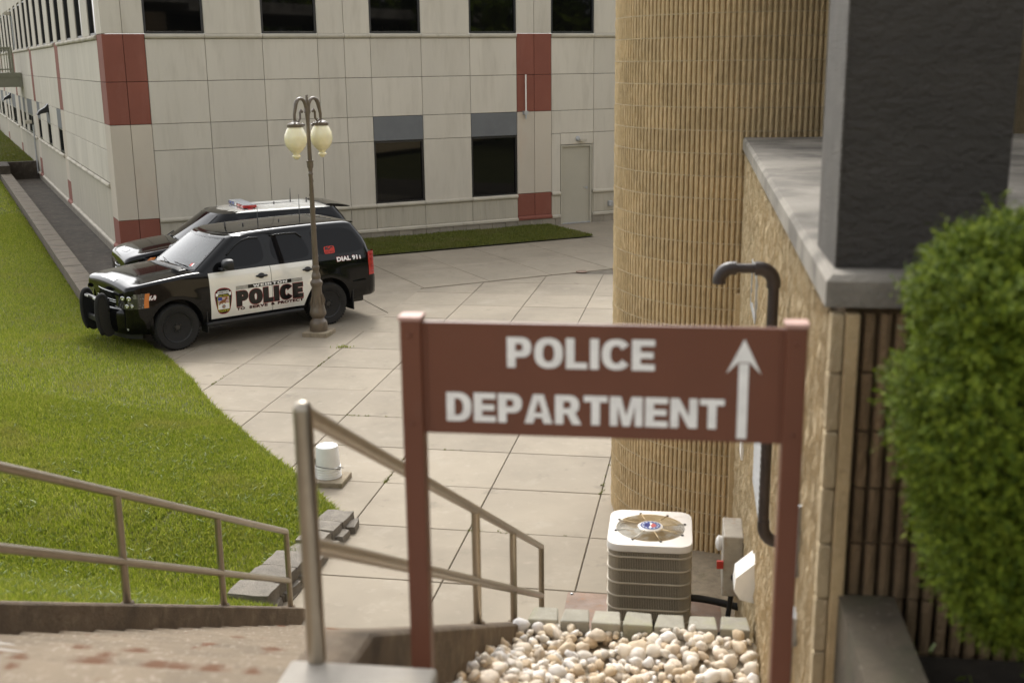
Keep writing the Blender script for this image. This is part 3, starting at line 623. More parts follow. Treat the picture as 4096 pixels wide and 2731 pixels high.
plinth(FR, 0., 12.35, -.02, ZJ['fb']); plinth(FR, 13.4, UEND, -.02, ZJ['fb'])
# door
f_door = lambda u, o, z: loc(FR(u, z, o))
dm = MB(); dm.box(12.40, 13.32, -.09, -.05, .03, 2.235, f_door); dr = dm.build('door', M['door'], bld)
fm = MB()
for a in ((12.345, 12.395, .0, 2.29), (13.325, 13.38, .0, 2.29), (12.395, 13.325, 2.24, 2.29)): fm.box(a[0], a[1], -.12, .012, a[2], a[3], f_door)
fm.build('door_frame', M['door'], dr)
th = MB(); th.box(12.40, 13.32, -.10, .03, .005, .03, f_door); th.build('threshold', M['galv'], dr)
hd = MB(); hd.box(13.22, 13.27, -.05, -.02, .98, 1.06, f_door); hd.box(13.13, 13.26, -.025, -.01, 1.02, 1.045, f_door); hd.build('door_handle', M['galv'], dr)
hn = MB()
for z in (.25, 1.1, 2.0): hn.box(12.397, 12.412, -.052, -.035, z, z+.11, f_door)
hn.build('hinge', M['galv'], dr)
# --- side facade
colsL = [(0., .98, 'red')]; v = .98
for bay in range(6):
    for k in range(7): colsL.append((v, v+MOD, 'w' if k % 2 == 0 else 'p')); v += MOD
    colsL.append((v, v+1.1, 'red')); v += 1.1
VEND = v
core(FL, .14, VEND, 0, ZJ['mt'], o=-.13); core(FL, .14, VEND, 7.35, TOP, o=-.13)
LW = 1.74
for idx, (v0, v1, k) in enumerate(colsL):
    red = k == 'red'; bay = int((v0-.98)//11.07) if v0 > .9 else -1
    if k == 'w': window(FL, v0, v1, ZJ['mt']+.005, 7.3); panel(FL, v0, v1, 7.35, TOP, M['panel'])
    else: panel(FL, v0, v1, ZJ['mt'], TOP, M['panel'], o0=-.12)
    if red:
        panel(FL, v0, v1, ZJ['j1'], ZJ['mt'], M['red'], o0=-.12); panel(FL, v0, v1, ZJ['j2'], ZJ['j1'], M['red'], o0=-.12)
        panel(FL, v0, v1, .97, ZJ['j2'], M['faded'], o0=-.12); panel(FL, v0, v1, .33, .97, M['red'], o0=-.12); flare(FL, v0, v1, .22, .33, M['red'])
    else:
        roll(FL, v0, v1, 5.352)
        panel(FL, v0, v1, ZJ['j1'], ZJ['mb'], M['panel'], o0=-.12); panel(FL, v0, v1, ZJ['j2'], ZJ['j1'], M['panel'], o0=-.12)
        low = bay >= 1 and int(round((v0-.98-bay*11.07)/MOD)) in ((0, 3, 6) if bay == 1 else (1, 2, 4, 6))
        low = low and v0 < 60
        panel(FL, v0, v1, ZJ['j3'], ZJ['j2'], M['grey'] if low else M['panel'], o0=-.12)
        if low: window(FL, v0, v1, LW+.07, ZJ['j3']-.004)
        else: panel(FL, v0, v1, LW+.07, ZJ['j3'], M['panel'], o0=-.12)
        roll(FL, v0, v1, LW); panel(FL, v0, v1, ZJ['fl'], LW-.05, M['panel_base'], o0=-.12); flare(FL, v0, v1, ZJ['fb'], ZJ['fl'], M['mould'])
plinth(FL, 0., 34., -.02, ZJ['fb'])
# pieces fixed to the facades
an = MB(); f0 = lambda u, o, z: FR(u, z, o)
an.tube([FR(11.19, 3.15, .09), FR(11.19, 4.30, .09)], .02, 8); wa = an.build('antenna_pole', M['white'], None, True, 40)
tag(wa, 'white antenna pole fixed to the red facade strip', 'antenna')
bk = MB(); bk.box(11.13, 11.25, 0, .12, 3.20, 3.30, f0); bk.tube([FR(11.19, 3.08, .09), FR(11.19, 3.2, .09)], .022, 8); bk.build('bracket', M['galv'], wa)
dl = MB(); dl.lathe([(.001, 0), (.07, .0), (.075, .03), (.05, .06), (.001, .065)], 14, fn=lambda x, y, z: FR(12.91+x, 2.46+y, z)); wl = dl.build('wall_light', M['galv'], None, True, 40)
hd_ = MB(); hd_.box(12.93, 13.12, .05, .17, 2.39, 2.44, f0); hd_.build('lamp_shade', M['mould'], wl); tag(wl, 'small grey floodlight on the wall above the beige door', 'wall light')
vb = MB(); vb.box(13.93, 14.06, 0, .12, .44, .60, f0, .02); tag(vb.build('wall_vent', M['galv'], None), 'small grey vent box low on the wall right of the door', 'vent')
for (v0, z0, lab) in ((16.7, 2.93, 'dark scoop-shaped exhaust hood on the side facade above the near low windows'), (39.1, 2.9, 'dark scoop-shaped exhaust hood far along the side facade')):
    hb = MB(); hb.prism([(0, .1), (.0, .42), (.10, .30), (.34, .16), (.42, .02), (.36, .0), (.28, .05), (.05, .1)], 0, v0-.22, v0+.22, lambda u, o, z: FL(u, z0+z, o)); tag(hb.build('exhaust_hood', M['trim'], None), lab, 'exhaust hood')
for (v0, z0, z1, lab) in ((24.2, 2.25, .2, 'yellowish floodlight on a grey conduit by the near walkway end'), (30.7, 6.95, 5.5, 'floodlight on a conduit above the steel footbridge')):
    lb = MB(); lb.tube([FL(v0, z0, .06), FL(v0, z1, .06)], .035, 8); o = lb.build('wall_light', M['galv'], None, True, 40)
    l2 = MB(); l2.box(v0-.08, v0+.08, .1, .36, z0+.05, z0+.2, lambda u, o_, z: FL(u, z, o_), .02); l2.build('lamp_shade', M['mould'], o); tag(o, lab, 'wall light')
# steel footbridge to the side facade
fb = thing('footbridge', 'olive steel footbridge with railing joining the side facade', 'footbridge', FL(29.6, 3.8, 1.))
lf = FL(29.6, 3.8, 1.)
ff = lambda o, v, z: tuple(np.array(FL(v, z, o)) - np.array(lf))
dk = MB(); dk.box(.02, 11, 28.6, 30.6, 4.20, 4.40, ff); dk.box(.02, 11, 28.62, 28.72, 3.80, 4.20, ff); dk.box(.02, 11, 30.45, 30.55, 3.80, 4.20, ff); dk.box(.02, 11, 28.5, 28.8, 3.76, 3.80, ff); dk.build('deck', M['olive'], fb)
for vv in (28.65, 30.5):
    for z in (5.5, 5.42 if vv > 30 else 4.55):
        rl = MB(); rl.tube([ff(.35, vv, z), ff(11, vv, z)], .035, 6); rl.build('rail', M['olive'], fb, True, 40)
    for k in range(18):
        bs = MB(); o0 = .35+k*.22 if k < 17 else 4.2; bs.tube([ff(o0, vv, 4.4), ff(o0, vv, 5.5)], .05 if k == 0 else .018, 6); bs.build('baluster', M['olive'], fb, True, 40)
# ================================================================== round ribbed tower
TA, TB, TR = 11.91, .85, 1.437
tx, ty, _ = AB(TA, TB)
tow = thing('round_tower', 'round tan tower of ribbed split-face blocks beyond the sign', 'tower', (tx, ty, 0))
PITCH = .0508; CH = .2032
def rib_points(seed, nr, lv=5, g=.030, rough=.0018):
    r = np.random.default_rng(seed); S = []
    for k in range(nr):
        s = k*PITCH; S += [(s+.0005, -g, 0), (s+.0145, -g, 0), (s+.0175, -.003, 1), (s+.033, .003, 1), (s+.0485, -.003, 1), (s+.0505, -g, 0)]
    Z = np.linspace(.004, CH-.004, lv); P = []
    for i, z in enumerate(Z):
        row = []
        for (s, d, q) in S:
            e = r.normal(0, rough)*q - (.002*q if i in (0, lv-1) else 0); row.append((s + r.normal(0, .0004)*q, d+e, z))
        P.append(row)
    return P
def rib_block(name, seed, nr, fn, m):
    P = rib_points(seed, nr); mb = MB(); mb.grid([[fn(*p) for p in row] for row in P])
    n = len(P[0]); s1 = nr*PITCH
    for i in (0, len(P)-1):                           # bed faces
        back = [fn(p[0], -.06, p[2]) for p in P[i]]; k = len(mb.V); mb.V += back
        mb.F += [(i*n+j, i*n+j+1, k+j+1, k+j) for j in range(n-1)]
    me = mesh(name, mb.V, mb.F); me.materials.append(m)
    bm = bmesh.new(); bm.from_mesh(me); bmesh.ops.recalc_face_normals(bm, faces=bm.faces); bm.to_mesh(me); bm.free()
    return me
def polar(s, d, z): q = s/TR; return ((TR+d)*math.cos(q), (TR+d)*math.sin(q), z)
tb = [rib_block('ribbed_block', 20+i, 8, polar, M['tan']) for i in range(6)]
STEP = 8*PITCH/TR; face = math.atan2(-FA[1], -FA[0])
for c in range(33):
    lo, hi = (-1.75, .75) if c*CH < 3.8 else (-1.75, 1.15)
    k = 0; q = lo + (STEP/2 if c % 2 else 0)
    while q < hi:
        o = obj('ribbed_block', tb[(c*5+k*3) % 6], None, tow, (0, 0, c*CH), face+q); q += STEP; k += 1
mm = MB()
for c in range(34):
    mm.lathe([(TR-.05, c*CH-.005), (TR-.0025, c*CH-.0045), (TR-.0025, c*CH+.0045), (TR-.05, c*CH+.005)], 72, cap=False)
mm.build('mortar', M['mortar'], tow, True, 40)
cm = MB(); cm.lathe([(TR-.03, 0.01), (TR-.03, 33*CH)], 72); cm.build('tower_core', M['mortard'], tow, True, 40)

# ================================================================== block building at the right
blk = thing('block_building', 'tan ribbed block building with grey coping and charcoal stucco pier', 'building', AB(3.8, .6, 0))
BO = np.array(AB(3.8, .6, 0))
def bl(a, b, z): return tuple(np.array(AB(a, b, z)) - BO)
# long side wall, grooved and rough, seen along its length
na = np.arange(3.80, 10.75, .0127); nzs = np.arange(0, 3.90, .05)
rj = np.random.default_rng(5); rib = rj.normal(0, .006, 800)
P = []
for i, a in enumerate(na):
    k = int((a-3.8)/PITCH); f = ((a-3.8)/PITCH) % 1; row = []
    base = 0 if f < .28 else .022 + rib[k]*.6
    for z in nzs:
        e = rj.normal(0, .0045) if f >= .28 else 0; jn = -.006 if (z % CH) < .05 and f >= .28 else 0
        row.append(bl(a, bw(a)+.022-base-e-jn, z))
    P.append(row)
sw = MB(); sw.grid(P); sw.build('side_wall', M['tanwall'], blk)
bk = MB(); bk.hexa([bl(3.83, bw(3.83)+.05, 0), bl(10.7, bw(10.7)+.05, 0), bl(10.7, 3, 0), bl(3.83, 3, 0), bl(3.83, bw(3.83)+.05, 3.89), bl(10.7, bw(10.7)+.05, 3.89), bl(10.7, 3, 3.89), bl(3.83, 3, 3.89)]); bk.build('wall_core', M['mortard'], blk)
# near face: ribbed blocks one by one
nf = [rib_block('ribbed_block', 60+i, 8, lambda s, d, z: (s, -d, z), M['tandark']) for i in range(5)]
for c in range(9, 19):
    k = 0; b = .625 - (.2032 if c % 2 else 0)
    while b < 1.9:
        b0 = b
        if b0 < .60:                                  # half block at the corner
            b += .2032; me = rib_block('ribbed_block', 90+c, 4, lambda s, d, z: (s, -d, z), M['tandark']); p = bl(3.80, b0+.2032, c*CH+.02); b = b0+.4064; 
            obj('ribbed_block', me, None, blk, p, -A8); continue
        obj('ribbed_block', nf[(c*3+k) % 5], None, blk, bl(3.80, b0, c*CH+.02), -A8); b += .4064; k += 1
cs = MB(); cs.box(.575, .622, 3.775, 3.82, 1.0, 3.88, lambda b, a, z: bl(a, b, z), .006); cs.build('corner_strip', M['tan'], blk)
ce = MB()
for c in range(5, 19): ce.box(bw(3.8)-.002, .572, 3.775+.004*(c % 2), 3.83, c*CH+.022, c*CH+CH+.017, lambda b, a, z: bl(a, b, z), .007)
ce.build('corner_block', M['tanwall'], blk)
# coping and terrace floor
cp = MB(); th_ = .105
def cop(poly, z0, z1):
    cp.prism(poly, 2, z0, z1, lambda x, y, z: bl(x, y, z))
bm_poly = [(3.765, .505), (10.9, .625), (10.9, 3.4), (3.765, 3.4)]
cpb = MB(); cpb.prism([(3.775, .515), (10.9, .635), (10.9, 3.4), (3.775, 3.4)], 2, 3.985, 4.01, lambda x, y, z: bl(x, y, z)); 
c1 = MB(); c1.add([bl(*p) for p in [(3.765, .505, 3.905), (10.9, .625, 3.905), (10.9, 14, 3.905), (3.765, 14, 3.905), (3.765, .505, 3.99), (10.9, .625, 3.99), (10.9, 14, 3.99), (3.765, 14, 3.99), (3.785, .525, 4.01), (10.9, .645, 4.01), (10.9, 14, 4.01), (3.785, 14, 4.01)]],
       [(3, 2, 1, 0), (0, 1, 5, 4), (1, 2, 6, 5), (2, 3, 7, 6), (3, 0, 4, 7), (4, 5, 9, 8), (5, 6, 10, 9), (6, 7, 11, 10), (7, 4, 8, 11), (8, 9, 10, 11)])
c1.build('coping', M['coping'], blk)
# the building goes on to the right behind the tower
for (a0, b0, b1, m_) in ((11.95, 2.15, 30., 'tan'),):
    mw = MB(); mw.box(a0, a0+.3, b0, b1, 0, 6.0, bl); mw.build('plaza_wall', M['tanwall'], blk)
rfm = MB(); rfm.box(-1.0, 11.9, 4.2, 30., 6.9, 7.4, bl); rfm.box(3.9, 11.9, .4, 4.2, 7.2, 7.5, bl); rfm.build('roof', M['coping'], blk)
# charcoal stucco pier on the coping
pr = MB()
zz = np.linspace(4.011, 7.2, 3)
q0 = [(3.90, .553), (3.90, 1.075), (4.37, 1.075), (4.37, .553)]; q1 = [(3.90, .548), (3.90, 1.10), (4.37, 1.10), (4.37, .548)]
pr.hexa([bl(p[0], p[1], 4.011) for p in q0] + [bl(p[0], p[1], 7.2) for p in q1]); pr.build('stucco_pier', M['stucco'], blk)
ps = MB(); ps.hexa([bl(*p) for p in ((3.897, .546, 4.012), (3.897, .5525, 4.012), (4.372, .5525, 4.012), (4.372, .546, 4.012), (3.897, .541, 7.2), (3.897, .5475, 7.2), (4.372, .5475, 7.2), (4.372, .541, 7.2))]); ps.build('pier_lit_side', M['stucco_lit'], blk)  # thin skin: sunlight on the left face put into its colour
# recessed window wall behind the pier
rw = MB(); rw.hexa([bl(*p) for p in ((6.0, 1.95, 4.012), (6.0, 14, 4.012), (6.4, 14, 4.012), (9.5, 2.9, 4.012), (6.0, 1.95, 4.27), (6.0, 14, 4.27), (6.4, 14, 4.27), (9.5, 2.9, 4.27))]); rw.build('window_base', M['coping'], blk)
wn = MB(); wn.hexa([bl(*p) for p in ((6.05, 2.0, 4.272), (6.05, 14, 4.272), (6.5, 14, 4.272), (9.6, 2.9, 4.272), (6.05, 2.0, 9.0), (6.05, 14, 9.0), (6.5, 14, 9.0), (9.6, 2.9, 9.0))]); win_o = wn.build('window', M['glass'], blk)
wf = MB(); wf.tube([bl(6.03, 1.98, 4.30), bl(9.6, 2.88, 4.30)], .045, 4); wf.tube([bl(6.03, 1.98, 4.3), bl(6.03, 1.98, 7)], .04, 4); wf.build('window_frame', M['frame'], win_o)
# tall flat pier and dark door slot between the side wall and the tower
sl_ = MB(); sl_.hexa([bl(*p) for p in ((10.42, .60, 0), (10.42, .69, 0), (10.75, .69, 0), (10.75, .60, 0), (10.42, .60, 2.6), (10.42, .69, 2.6), (10.75, .69, 2.6), (10.75, .60, 2.6))]); sl_.build('flat_pier', M['tan'], blk)

# ------------------------------------------------------------------ things fixed to the side wall
def W(a, off, z): return AB(a, bw(a)-off, z)
pp = MB(); pr_ = .027
path = [W(5.45, .05, 2.36), W(5.45, .05, 3.62)]
pp.tube([W(5.45, .07, 2.42), W(5.45, .07, 3.66)], pr_, 12)
pipe = pp.build('vent_pipe', M['blackpipe'], None, True, 50)
el = MB(); el.tube([W(5.45, .07, 3.64)] + [W(5.45, .07+.07*(1-math.cos(t)), 3.66+.07*math.sin(t)) for t in np.linspace(.2, math.pi/2, 6)] + [W(5.45, .16, 3.73)], .034, 12); el.build('elbow', M['blackpipe'], pipe, True, 50)
ar = MB(); ar.tube([W(5.45, .15, 3.73), W(5.45, .26, 3.73)], .023, 12); ar.build('arm', M['blackpipe'], pipe, True, 50)
e2 = MB(); e2.tube([W(5.45, .245, 3.73)] + [W(5.45, .265+.06*math.sin(t), 3.73-.06*(1-math.cos(t))) for t in np.linspace(.1, math.pi/2, 6)] + [W(5.45, .325, 3.655)], .032, 12); e2.build('elbow', M['blackpipe'], pipe, True, 50)
e3 = MB(); e3.tube([W(5.45, .07, 2.46)] + [W(5.45, .07-.07*(1-math.cos(t)), 2.43-.08*math.sin(t)) for t in np.linspace(0, math.pi/2, 6)] + [W(5.45, -.03, 2.35)], .031, 12); e3.build('elbow', M['blackpipe'], pipe, True, 50)
tag(pipe, 'dark brown vent pipe with elbows on the tan side wall', 'pipe')
eb = MB(); eb.box(8.35, 8.75, .0, .155, .62, 1.12, lambda a, o, z: W(a, o, z), .012); ebo = eb.build('electrical_box', M['ebox'], None); tag(ebo, 'weathered electrical box on the wall behind the air conditioner', 'electrical box')
e4 = MB(); e4.lathe([(.001, 0), (.06, .0), (.065, .03), (.04, .05), (.001, .055)], 14, fn=lambda x, y, z: W(8.55+x*.6, .155+z, .98+y)); e4.build('round_cover', M['white'], ebo, True, 40)
e5 = MB(); e5.box(8.33, 8.36, .15, .2, .86, .92, lambda a, o, z: W(a, o, z)); e5.build('red_tag', M['redp'], ebo)
e6 = MB(); e6.lathe([(.001, 0), (.03, .0), (.03, .02), (.018, .02), (.018, .005), (.001, .005)], 12, fn=lambda x, y, z: W(8.348-z, .06+x, .79+y)); e6.build('conduit_knockout', M['wire'], ebo, True, 40)
vh = MB(); vh.prism([(0, .0), (.0, .28), (.12, .17), (.13, .08), (.09, .02)], 0, 6.92, 7.14, lambda a, o, z: W(a, o, 1.28+z)); tag(vh.build('vent_hood', M['white'], None), 'white wedge-shaped vent hood low on the tan wall', 'vent hood')
cb = MB(); cpts = [W(8.5, .07, .62)] + [W(8.5+.1*math.sin(t*1.2), .07+.70*t, .30-.26*math.sin(t*math.pi)*1.0+.02*t) for t in np.linspace(.05, .95, 12)]
cb.tube(cpts, .021, 8); tag(cb.build('power_cable', M['cable'], None, True, 50), 'black cable sagging from the electrical box to the air conditioner', 'cable')
cb2 = MB(); cb2.tube([W(8.95+.02*math.sin(4*t), .0+.70*t, .24+.06*math.sin(2*t)) for t in np.linspace(-.02, .95, 12)], .032, 8); tag(cb2.build('refrigerant_line', M['cable'], None, True, 50), 'thick black insulated line from the wall to the air conditioner', 'pipe')
cd_ = MB(); cd_.tube([W(4.36, .03, 3.02), W(4.36, .028, 2.72), W(4.33, .05, 2.62)], .012, 6); cd_.tube([W(4.3, .02, 3.0), W(4.3, .02, 2.7)], .012, 6); tag(cd_.build('conduit', M['galv'], None, True, 40), 'thin grey conduit on the near end of the side wall', 'conduit')
mt = MB(); mt.box(4.28, 4.40, .0, .05, 2.40, 2.53, lambda a, o, z: W(a, o, z), .012); mt.tube([W(4.34, .03, 2.4), W(4.34, .03, 2.22)], .02, 6); tag(mt.build('hose_tap', M['galv'], None, True, 40), 'grey tap housing low on the near side wall', 'tap')
lv_ = MB()
for k in range(14): lv_.box(6.6, 7.25, .0, .022, 2.00+k*.045, 2.03+k*.045, lambda a, o, z: W(a, o, z))
lv_.box(6.56, 7.29, .0, .012, 1.96, 2.66, lambda a, o, z: W(a, o, z)); tag(lv_.build('wall_louvre', M['galv'], None), 'grey louvred grille in the side wall behind the pipe', 'louvre')
sg = MB(); sg.box(8.9, 9.15, .0, .02, 1.55, 1.75, lambda a, o, z: W(a, o, z)); tag(sg.build('wall_notice', M['white'], None), 'small white notice plate on the side wall near the tower', 'notice')
sb = MB()
for a, c in (((7.9, 7.94), (2.9, 3.25)), ((8.5, 8.54), (2.9, 3.25)), ((7.94, 8.5), (3.21, 3.25)), ((7.94, 8.5), (2.9, 2.94))): sb.box(a[0], a[1], -.02, .012, c[0], c[1], lambda a_, o, z: W(a_, o, z))
tag(sb.build('small_window_frame', M['galv'], None), 'small white window frame high in the side wall', 'window')

# ================================================================== stairs
st = thing('concrete_stairs', 'worn aggregate concrete stairs descending between two rails, rust stained', 'stairs', AB(5, -2, 0))
so = np.array(AB(5, -2, 0)); sf = lambda a, b, z: tuple(np.array(AB(a, b, z))-so)
for k in range(1, 18):
    a1 = 8.69-k*.3333; a0 = a1-.3333-.03
    mb = MB(); mb.box(a0, a1, -3.081, -1.079, k*.17-.30, k*.17, sf, .010); mb.build('step', M['stair'], st)
ut = MB(); ut.box(-30, .598, -14, 30, 2.6, 2.99, AB); tag(ut.build('bounce_terrace', M['slab'], None), kind='structure')  # unseen terrace added behind the viewer to bounce light forward
ld = MB(); ld.box(.6, 2.72, -3.081, -1.079, 2.6, 3.0, sf, .012); ld.build('landing', M['stair'], st)
ld = MB(); ld.box(.6, 2.93, -1.078, -.64, 2.3, 3.0, sf, .012); ld.box(.6, 2.72, -.638, .58, 2.3, 2.99, sf, .012); ld.build('landing_edge', M['cement'], st)
cpatch = MB()
for (k, b0, b1) in ((14, -3.05, -2.45), (15, -3.05, -2.15)):
    a1 = 8.69-k*.3333; poly = round_poly([(a1-.30, b0), (a1-.28, (b0+b1)/2), (a1-.22, b1), (a1-.08, b1-.1), (a1-.03, (b0+b1)/2), (a1-.02, b0)], 2)
    cpatch.prism(poly, 2, k*.17+.001, k*.17+.006, sf)
cpatch.build('cement_patch', M['cement'], st)
def cheek(name, b0, b1, ztop, a0, a1, label, m):
    mb = MB(); N = 24; A = np.linspace(a0, a1, N); P = []
    for a in A:
        zt = ztop(a); zb = min(zt-.3, -.1) if a > 8 else zt-1.6
        P.append([AB(a, b0, zb), AB(a, b0, zt-.012), AB(a, b0+.012, zt), AB(a, b1-.012, zt), AB(a, b1, zt-.012), AB(a, b1, zb)])
    mb.grid(P); n = 6; mb.F += [tuple(range(6)), tuple(range((N-1)*6, N*6))]
    return tag(mb.build(name, m, None), label, 'wall')
cheek('stair_wall', -3.30, -3.082, lambda a: .14+(8.71-a)*.51, 1.2, 8.80, 'dark stained sloping stair wall along the lawn side', M['cheek'])
cheek('stair_wall', -1.078, -.90, lambda a: min(.14+(8.71-a)*.51, 2.985), 2.94, 8.80, 'sloping concrete stair wall beside the white pebble bed', M['cheek'])
def handrail(label, b, posts, top, mid, aend, tall):
    t = thing('handrail', label, 'handrail', AB(aend, b, 0)); o0 = np.array(AB(aend, b, 0)); g = lambda a, z: tuple(np.array(AB(a, b, z))-o0)
    r = .0255
    for i, (a, zb) in enumerate(posts):
        mb = MB(); zt = top(a)+(tall if i == 0 else 0)
        if i == 0 and tall:
            mb.tube([g(a, zb), g(a, zt-.03), g(a, zt-.018), g(a, zt-.006), g(a, zt)], [r*1.08, r*1.08, r*1.02, r*.75, r*.2], 14)
        else: mb.tube([g(a, zb), g(a, zt)], r*.93, 14)
        mb.build('post', M['steel'], t, True, 50)
        if i: fl_ = MB(); fl_.lathe([(.042, 0), (.042, .006), (.028, .010)], 16, c=g(a, zb)); fl_.build('flange', M['cheek'], t, True, 40)
    a0, a1 = posts[0][0], aend
    for nm, fz in (('top_rail', top), ('mid_rail', mid)):
        mb = MB(); mb.tube([g(a0, fz(a0)), g(a1, fz(a1))], r, 14); mb.build(nm, M['steel'], t, True, 50)
    return t
ck = lambda a: .14+(8.71-a)*.51
handrail('brushed steel handrail with a tall domed post in front of the paving', -1.0, [(2.93, 3.0), (5.64, ck(5.64)), (7.05, ck(7.05)), (8.70, ck(8.70))], lambda a: .812+(8.7-a)*.5105, lambda a: .375+(8.7-a)*.518, 8.70, .035)
handrail('brushed steel handrail on the lawn side of the stairs', -3.185, [(1.6, ck(1.6)), (3.1, ck(3.1)), (4.52, ck(4.52)), (5.93, ck(5.93)), (7.33, ck(7.33)), (8.72, ck(8.72))], lambda a: .833+(8.72-a)*.513, lambda a: .382+(8.72-a)*.519, 8.72, 0)

# ------------------------------------------------------------------ short stone wall at the lawn end of the stairs
def rock(name, sx, sy, sz, seed, m, bev=.03, amp=.012, parent=None, p=(0, 0, 0), rz=0., sub=2):
    r = np.random.default_rng(seed); bm = bmesh.new(); bmesh.ops.create_cube(bm, size=1)
    bmesh.ops.subdivide_edges(bm, edges=bm.edges[:], cuts=sub, use_grid_fill=True)
    for v in bm.verts:
        c = v.co; k = np.array([abs(c.x), abs(c.y), abs(c.z)]); ed = sum(k > .49); s = 1-.035*max(ed-1, 0)
        n = mnoise.noise_vector(Vector((c.x*2.2+seed, c.y*2.2, c.z*2.2)))*amp
        v.co = Vector((c.x*sx*s, c.y*sy*s, c.z*sz*s)) + n
    me = bpy.data.meshes.new(name); bm.to_mesh(me); bm.free(); me.polygons.foreach_set('use_smooth', [True]*len(me.polygons)); me.set_sharp_from_angle(angle=R(50))
    return obj(name, me, m, parent, p, rz)
sw_ = thing('stone_wall', 'short crumbling grey stone retaining wall beside the stair foot', 'wall', AB(9.7, -3.4, 0)); swo = np.array(AB(9.7, -3.4, 0))
p0, p1 = np.array([10.88, -3.36]), np.array([8.72, -3.60]); dirw = (p1-p0)/np.hypot(*(p1-p0)); L_ = np.hypot(*(p1-p0))
rzw = math.atan2(*(np.array(AB(*p1))-np.array(AB(*p0)))[[1, 0]])
s = 0.; i = 0
for ln, top, wd in ((.30, .15, .30), (.27, .16, .30), (.28, .16, .28), (.30, .14, .26), (.34, .19, .36), (.36, .20, .38), (.30, .21, .40)):
    c = p0 + dirw*(s+ln/2); h = .15
    rock('wall_stone', ln*.97, wd, h, 300+i, M['stone'], parent=sw_, p=tuple(np.array(AB(c[0], c[1], top-h/2))-swo), rz=rzw+random.uniform(-.05, .05), amp=.02)
    if top > .145: rock('wall_stone', ln*.9, wd*.9, max(top-h, .06)+.02, 330+i, M['stone'], parent=sw_, p=tuple(np.array(AB(c[0], c[1]+.03, (top-h)/2))-swo), rz=rzw, amp=.02)
    rock('wall_stone', ln*.8, .12, .09, 360+i, M['stone'], parent=sw_, p=tuple(np.array(AB(c[0], c[1]+.17, .035))-swo), rz=rzw+random.uniform(-.2, .2), amp=.02)
    s += ln; i += 1

# ------------------------------------------------------------------ edging blocks and pebble bed
ed = thing('edging_wall', 'row of mossy grey edging blocks at the end of the pebble bed', 'edging', AB(6.68, -.15, 0)); edo = np.array(AB(6.68, -.15, 0))
def edge_block(seed):
    r = np.random.default_rng(seed); mb = MB(); w0, w1 = .094, .080
    P = [(-w0, -.085, -.07), (w0, -.085, -.07), (w1, .085, -.07), (-w1, .085, -.07), (-w0, -.085, .07), (w0, -.085, .07), (w1, .085, .07), (-w1, .085, .07)]
    bm = bmesh.new(); vs = [bm.verts.new(Vector(p)+Vector(r.normal(0, .003, 3))) for p in P]
    for f in [(3, 2, 1, 0), (4, 5, 6, 7), (0, 1, 5, 4), (1, 2, 6, 5), (2, 3, 7, 6), (3, 0, 4, 7)]: bm.faces.new([vs[i] for i in f])
    bmesh.ops.bevel(bm, geom=list(bm.edges), offset=.010, segments=2, profile=.5, affect='EDGES'); me = bpy.data.meshes.new('edging_block'); bm.to_mesh(me); bm.free(); me.materials.append(M['edge']); return me
ebs = [edge_block(i) for i in range(4)]
for row in range(9):
    for k in range(7):
        z = 1.255-.07-row*.142
        obj('edging_block', ebs[(k*3+row) % 4], None, ed, tuple(np.array(AB(6.68+.008*row+random.uniform(-.008, .008), -.75+.2*k+(.02 if row % 2 else 0), z))-edo), -A8+random.uniform(-.035, .035)+(math.pi if False else 0))
def bed_z(a, b): return 1.15 + .44*max(0, 6.45-a)*max(0, min(1, (.35-b)/1.25))**1.6 + .035*math.sin(a*3.1+b*2) + .03*math.sin(b*5.2) + (max(0, 5.2-a)*.45)*max(0, min(1, (b+.6)/.8)) + .05*max(0, 1-abs(a-6.45)/.25)*0
gb_ = MB(); ga_ = np.linspace(2.7, 6.66, 40); gbb = np.linspace(-.93, .62, 16); gb_.grid([[AB(a, b, bed_z(a, b)-.02) for b in gbb] for a in ga_])
bed = gb_.build('pebble_bed', M['bedsoil'], None, True); tag(bed, 'bed of cream and white pebbles between stair wall and tan wall', 'pebble bed')
def pebble(seed, sub=2):
    bm = bmesh.new(); bmesh.ops.create_icosphere(bm, subdivisions=sub, radius=1); r = np.random.default_rng(seed); o = Vector(r.uniform(0, 50, 3))
    for v in bm.verts: v.co *= 1 + .55*mnoise.noise(v.co*1.0+o) + .20*mnoise.noise(v.co*2.4+o)
    sx, sy, sz = r.uniform(.85, 1.3), r.uniform(.7, 1.0), r.uniform(.55, .85)
    for v in bm.verts: v.co = Vector((v.co.x*sx, v.co.y*sy, v.co.z*sz))
    me = bpy.data.meshes.new('pebble'); bm.to_mesh(me); bm.free(); me.polygons.foreach_set('use_smooth', [True]*len(me.polygons)); return me
pbm = [pebble(i) for i in range(10)]
for m_e in pbm: m_e.materials.append(M['pebble'])
rp = np.random.default_rng(11); pts = []
tries = 0
while len(pts) < 1400 and tries < 60000:
    tries += 1; a, b = rp.uniform(3.6, 6.60), rp.uniform(-.90, bw(6)-.03); r = rp.choice([.020, .030, .040, .056], p=[.27, .33, .27, .13]); ly = 0 if len(pts) < 720 else 1
    if all((a-q[0])**2+(b-q[1])**2 > (.62*(r+q[2]))**2 or q[3] != ly for q in pts): pts.append((a, b, r, ly))
vis = sorted(pts, key=lambda q: -(q[3]*2 + (q[0] > 5.15) + q[2]*10))
rest = MB()
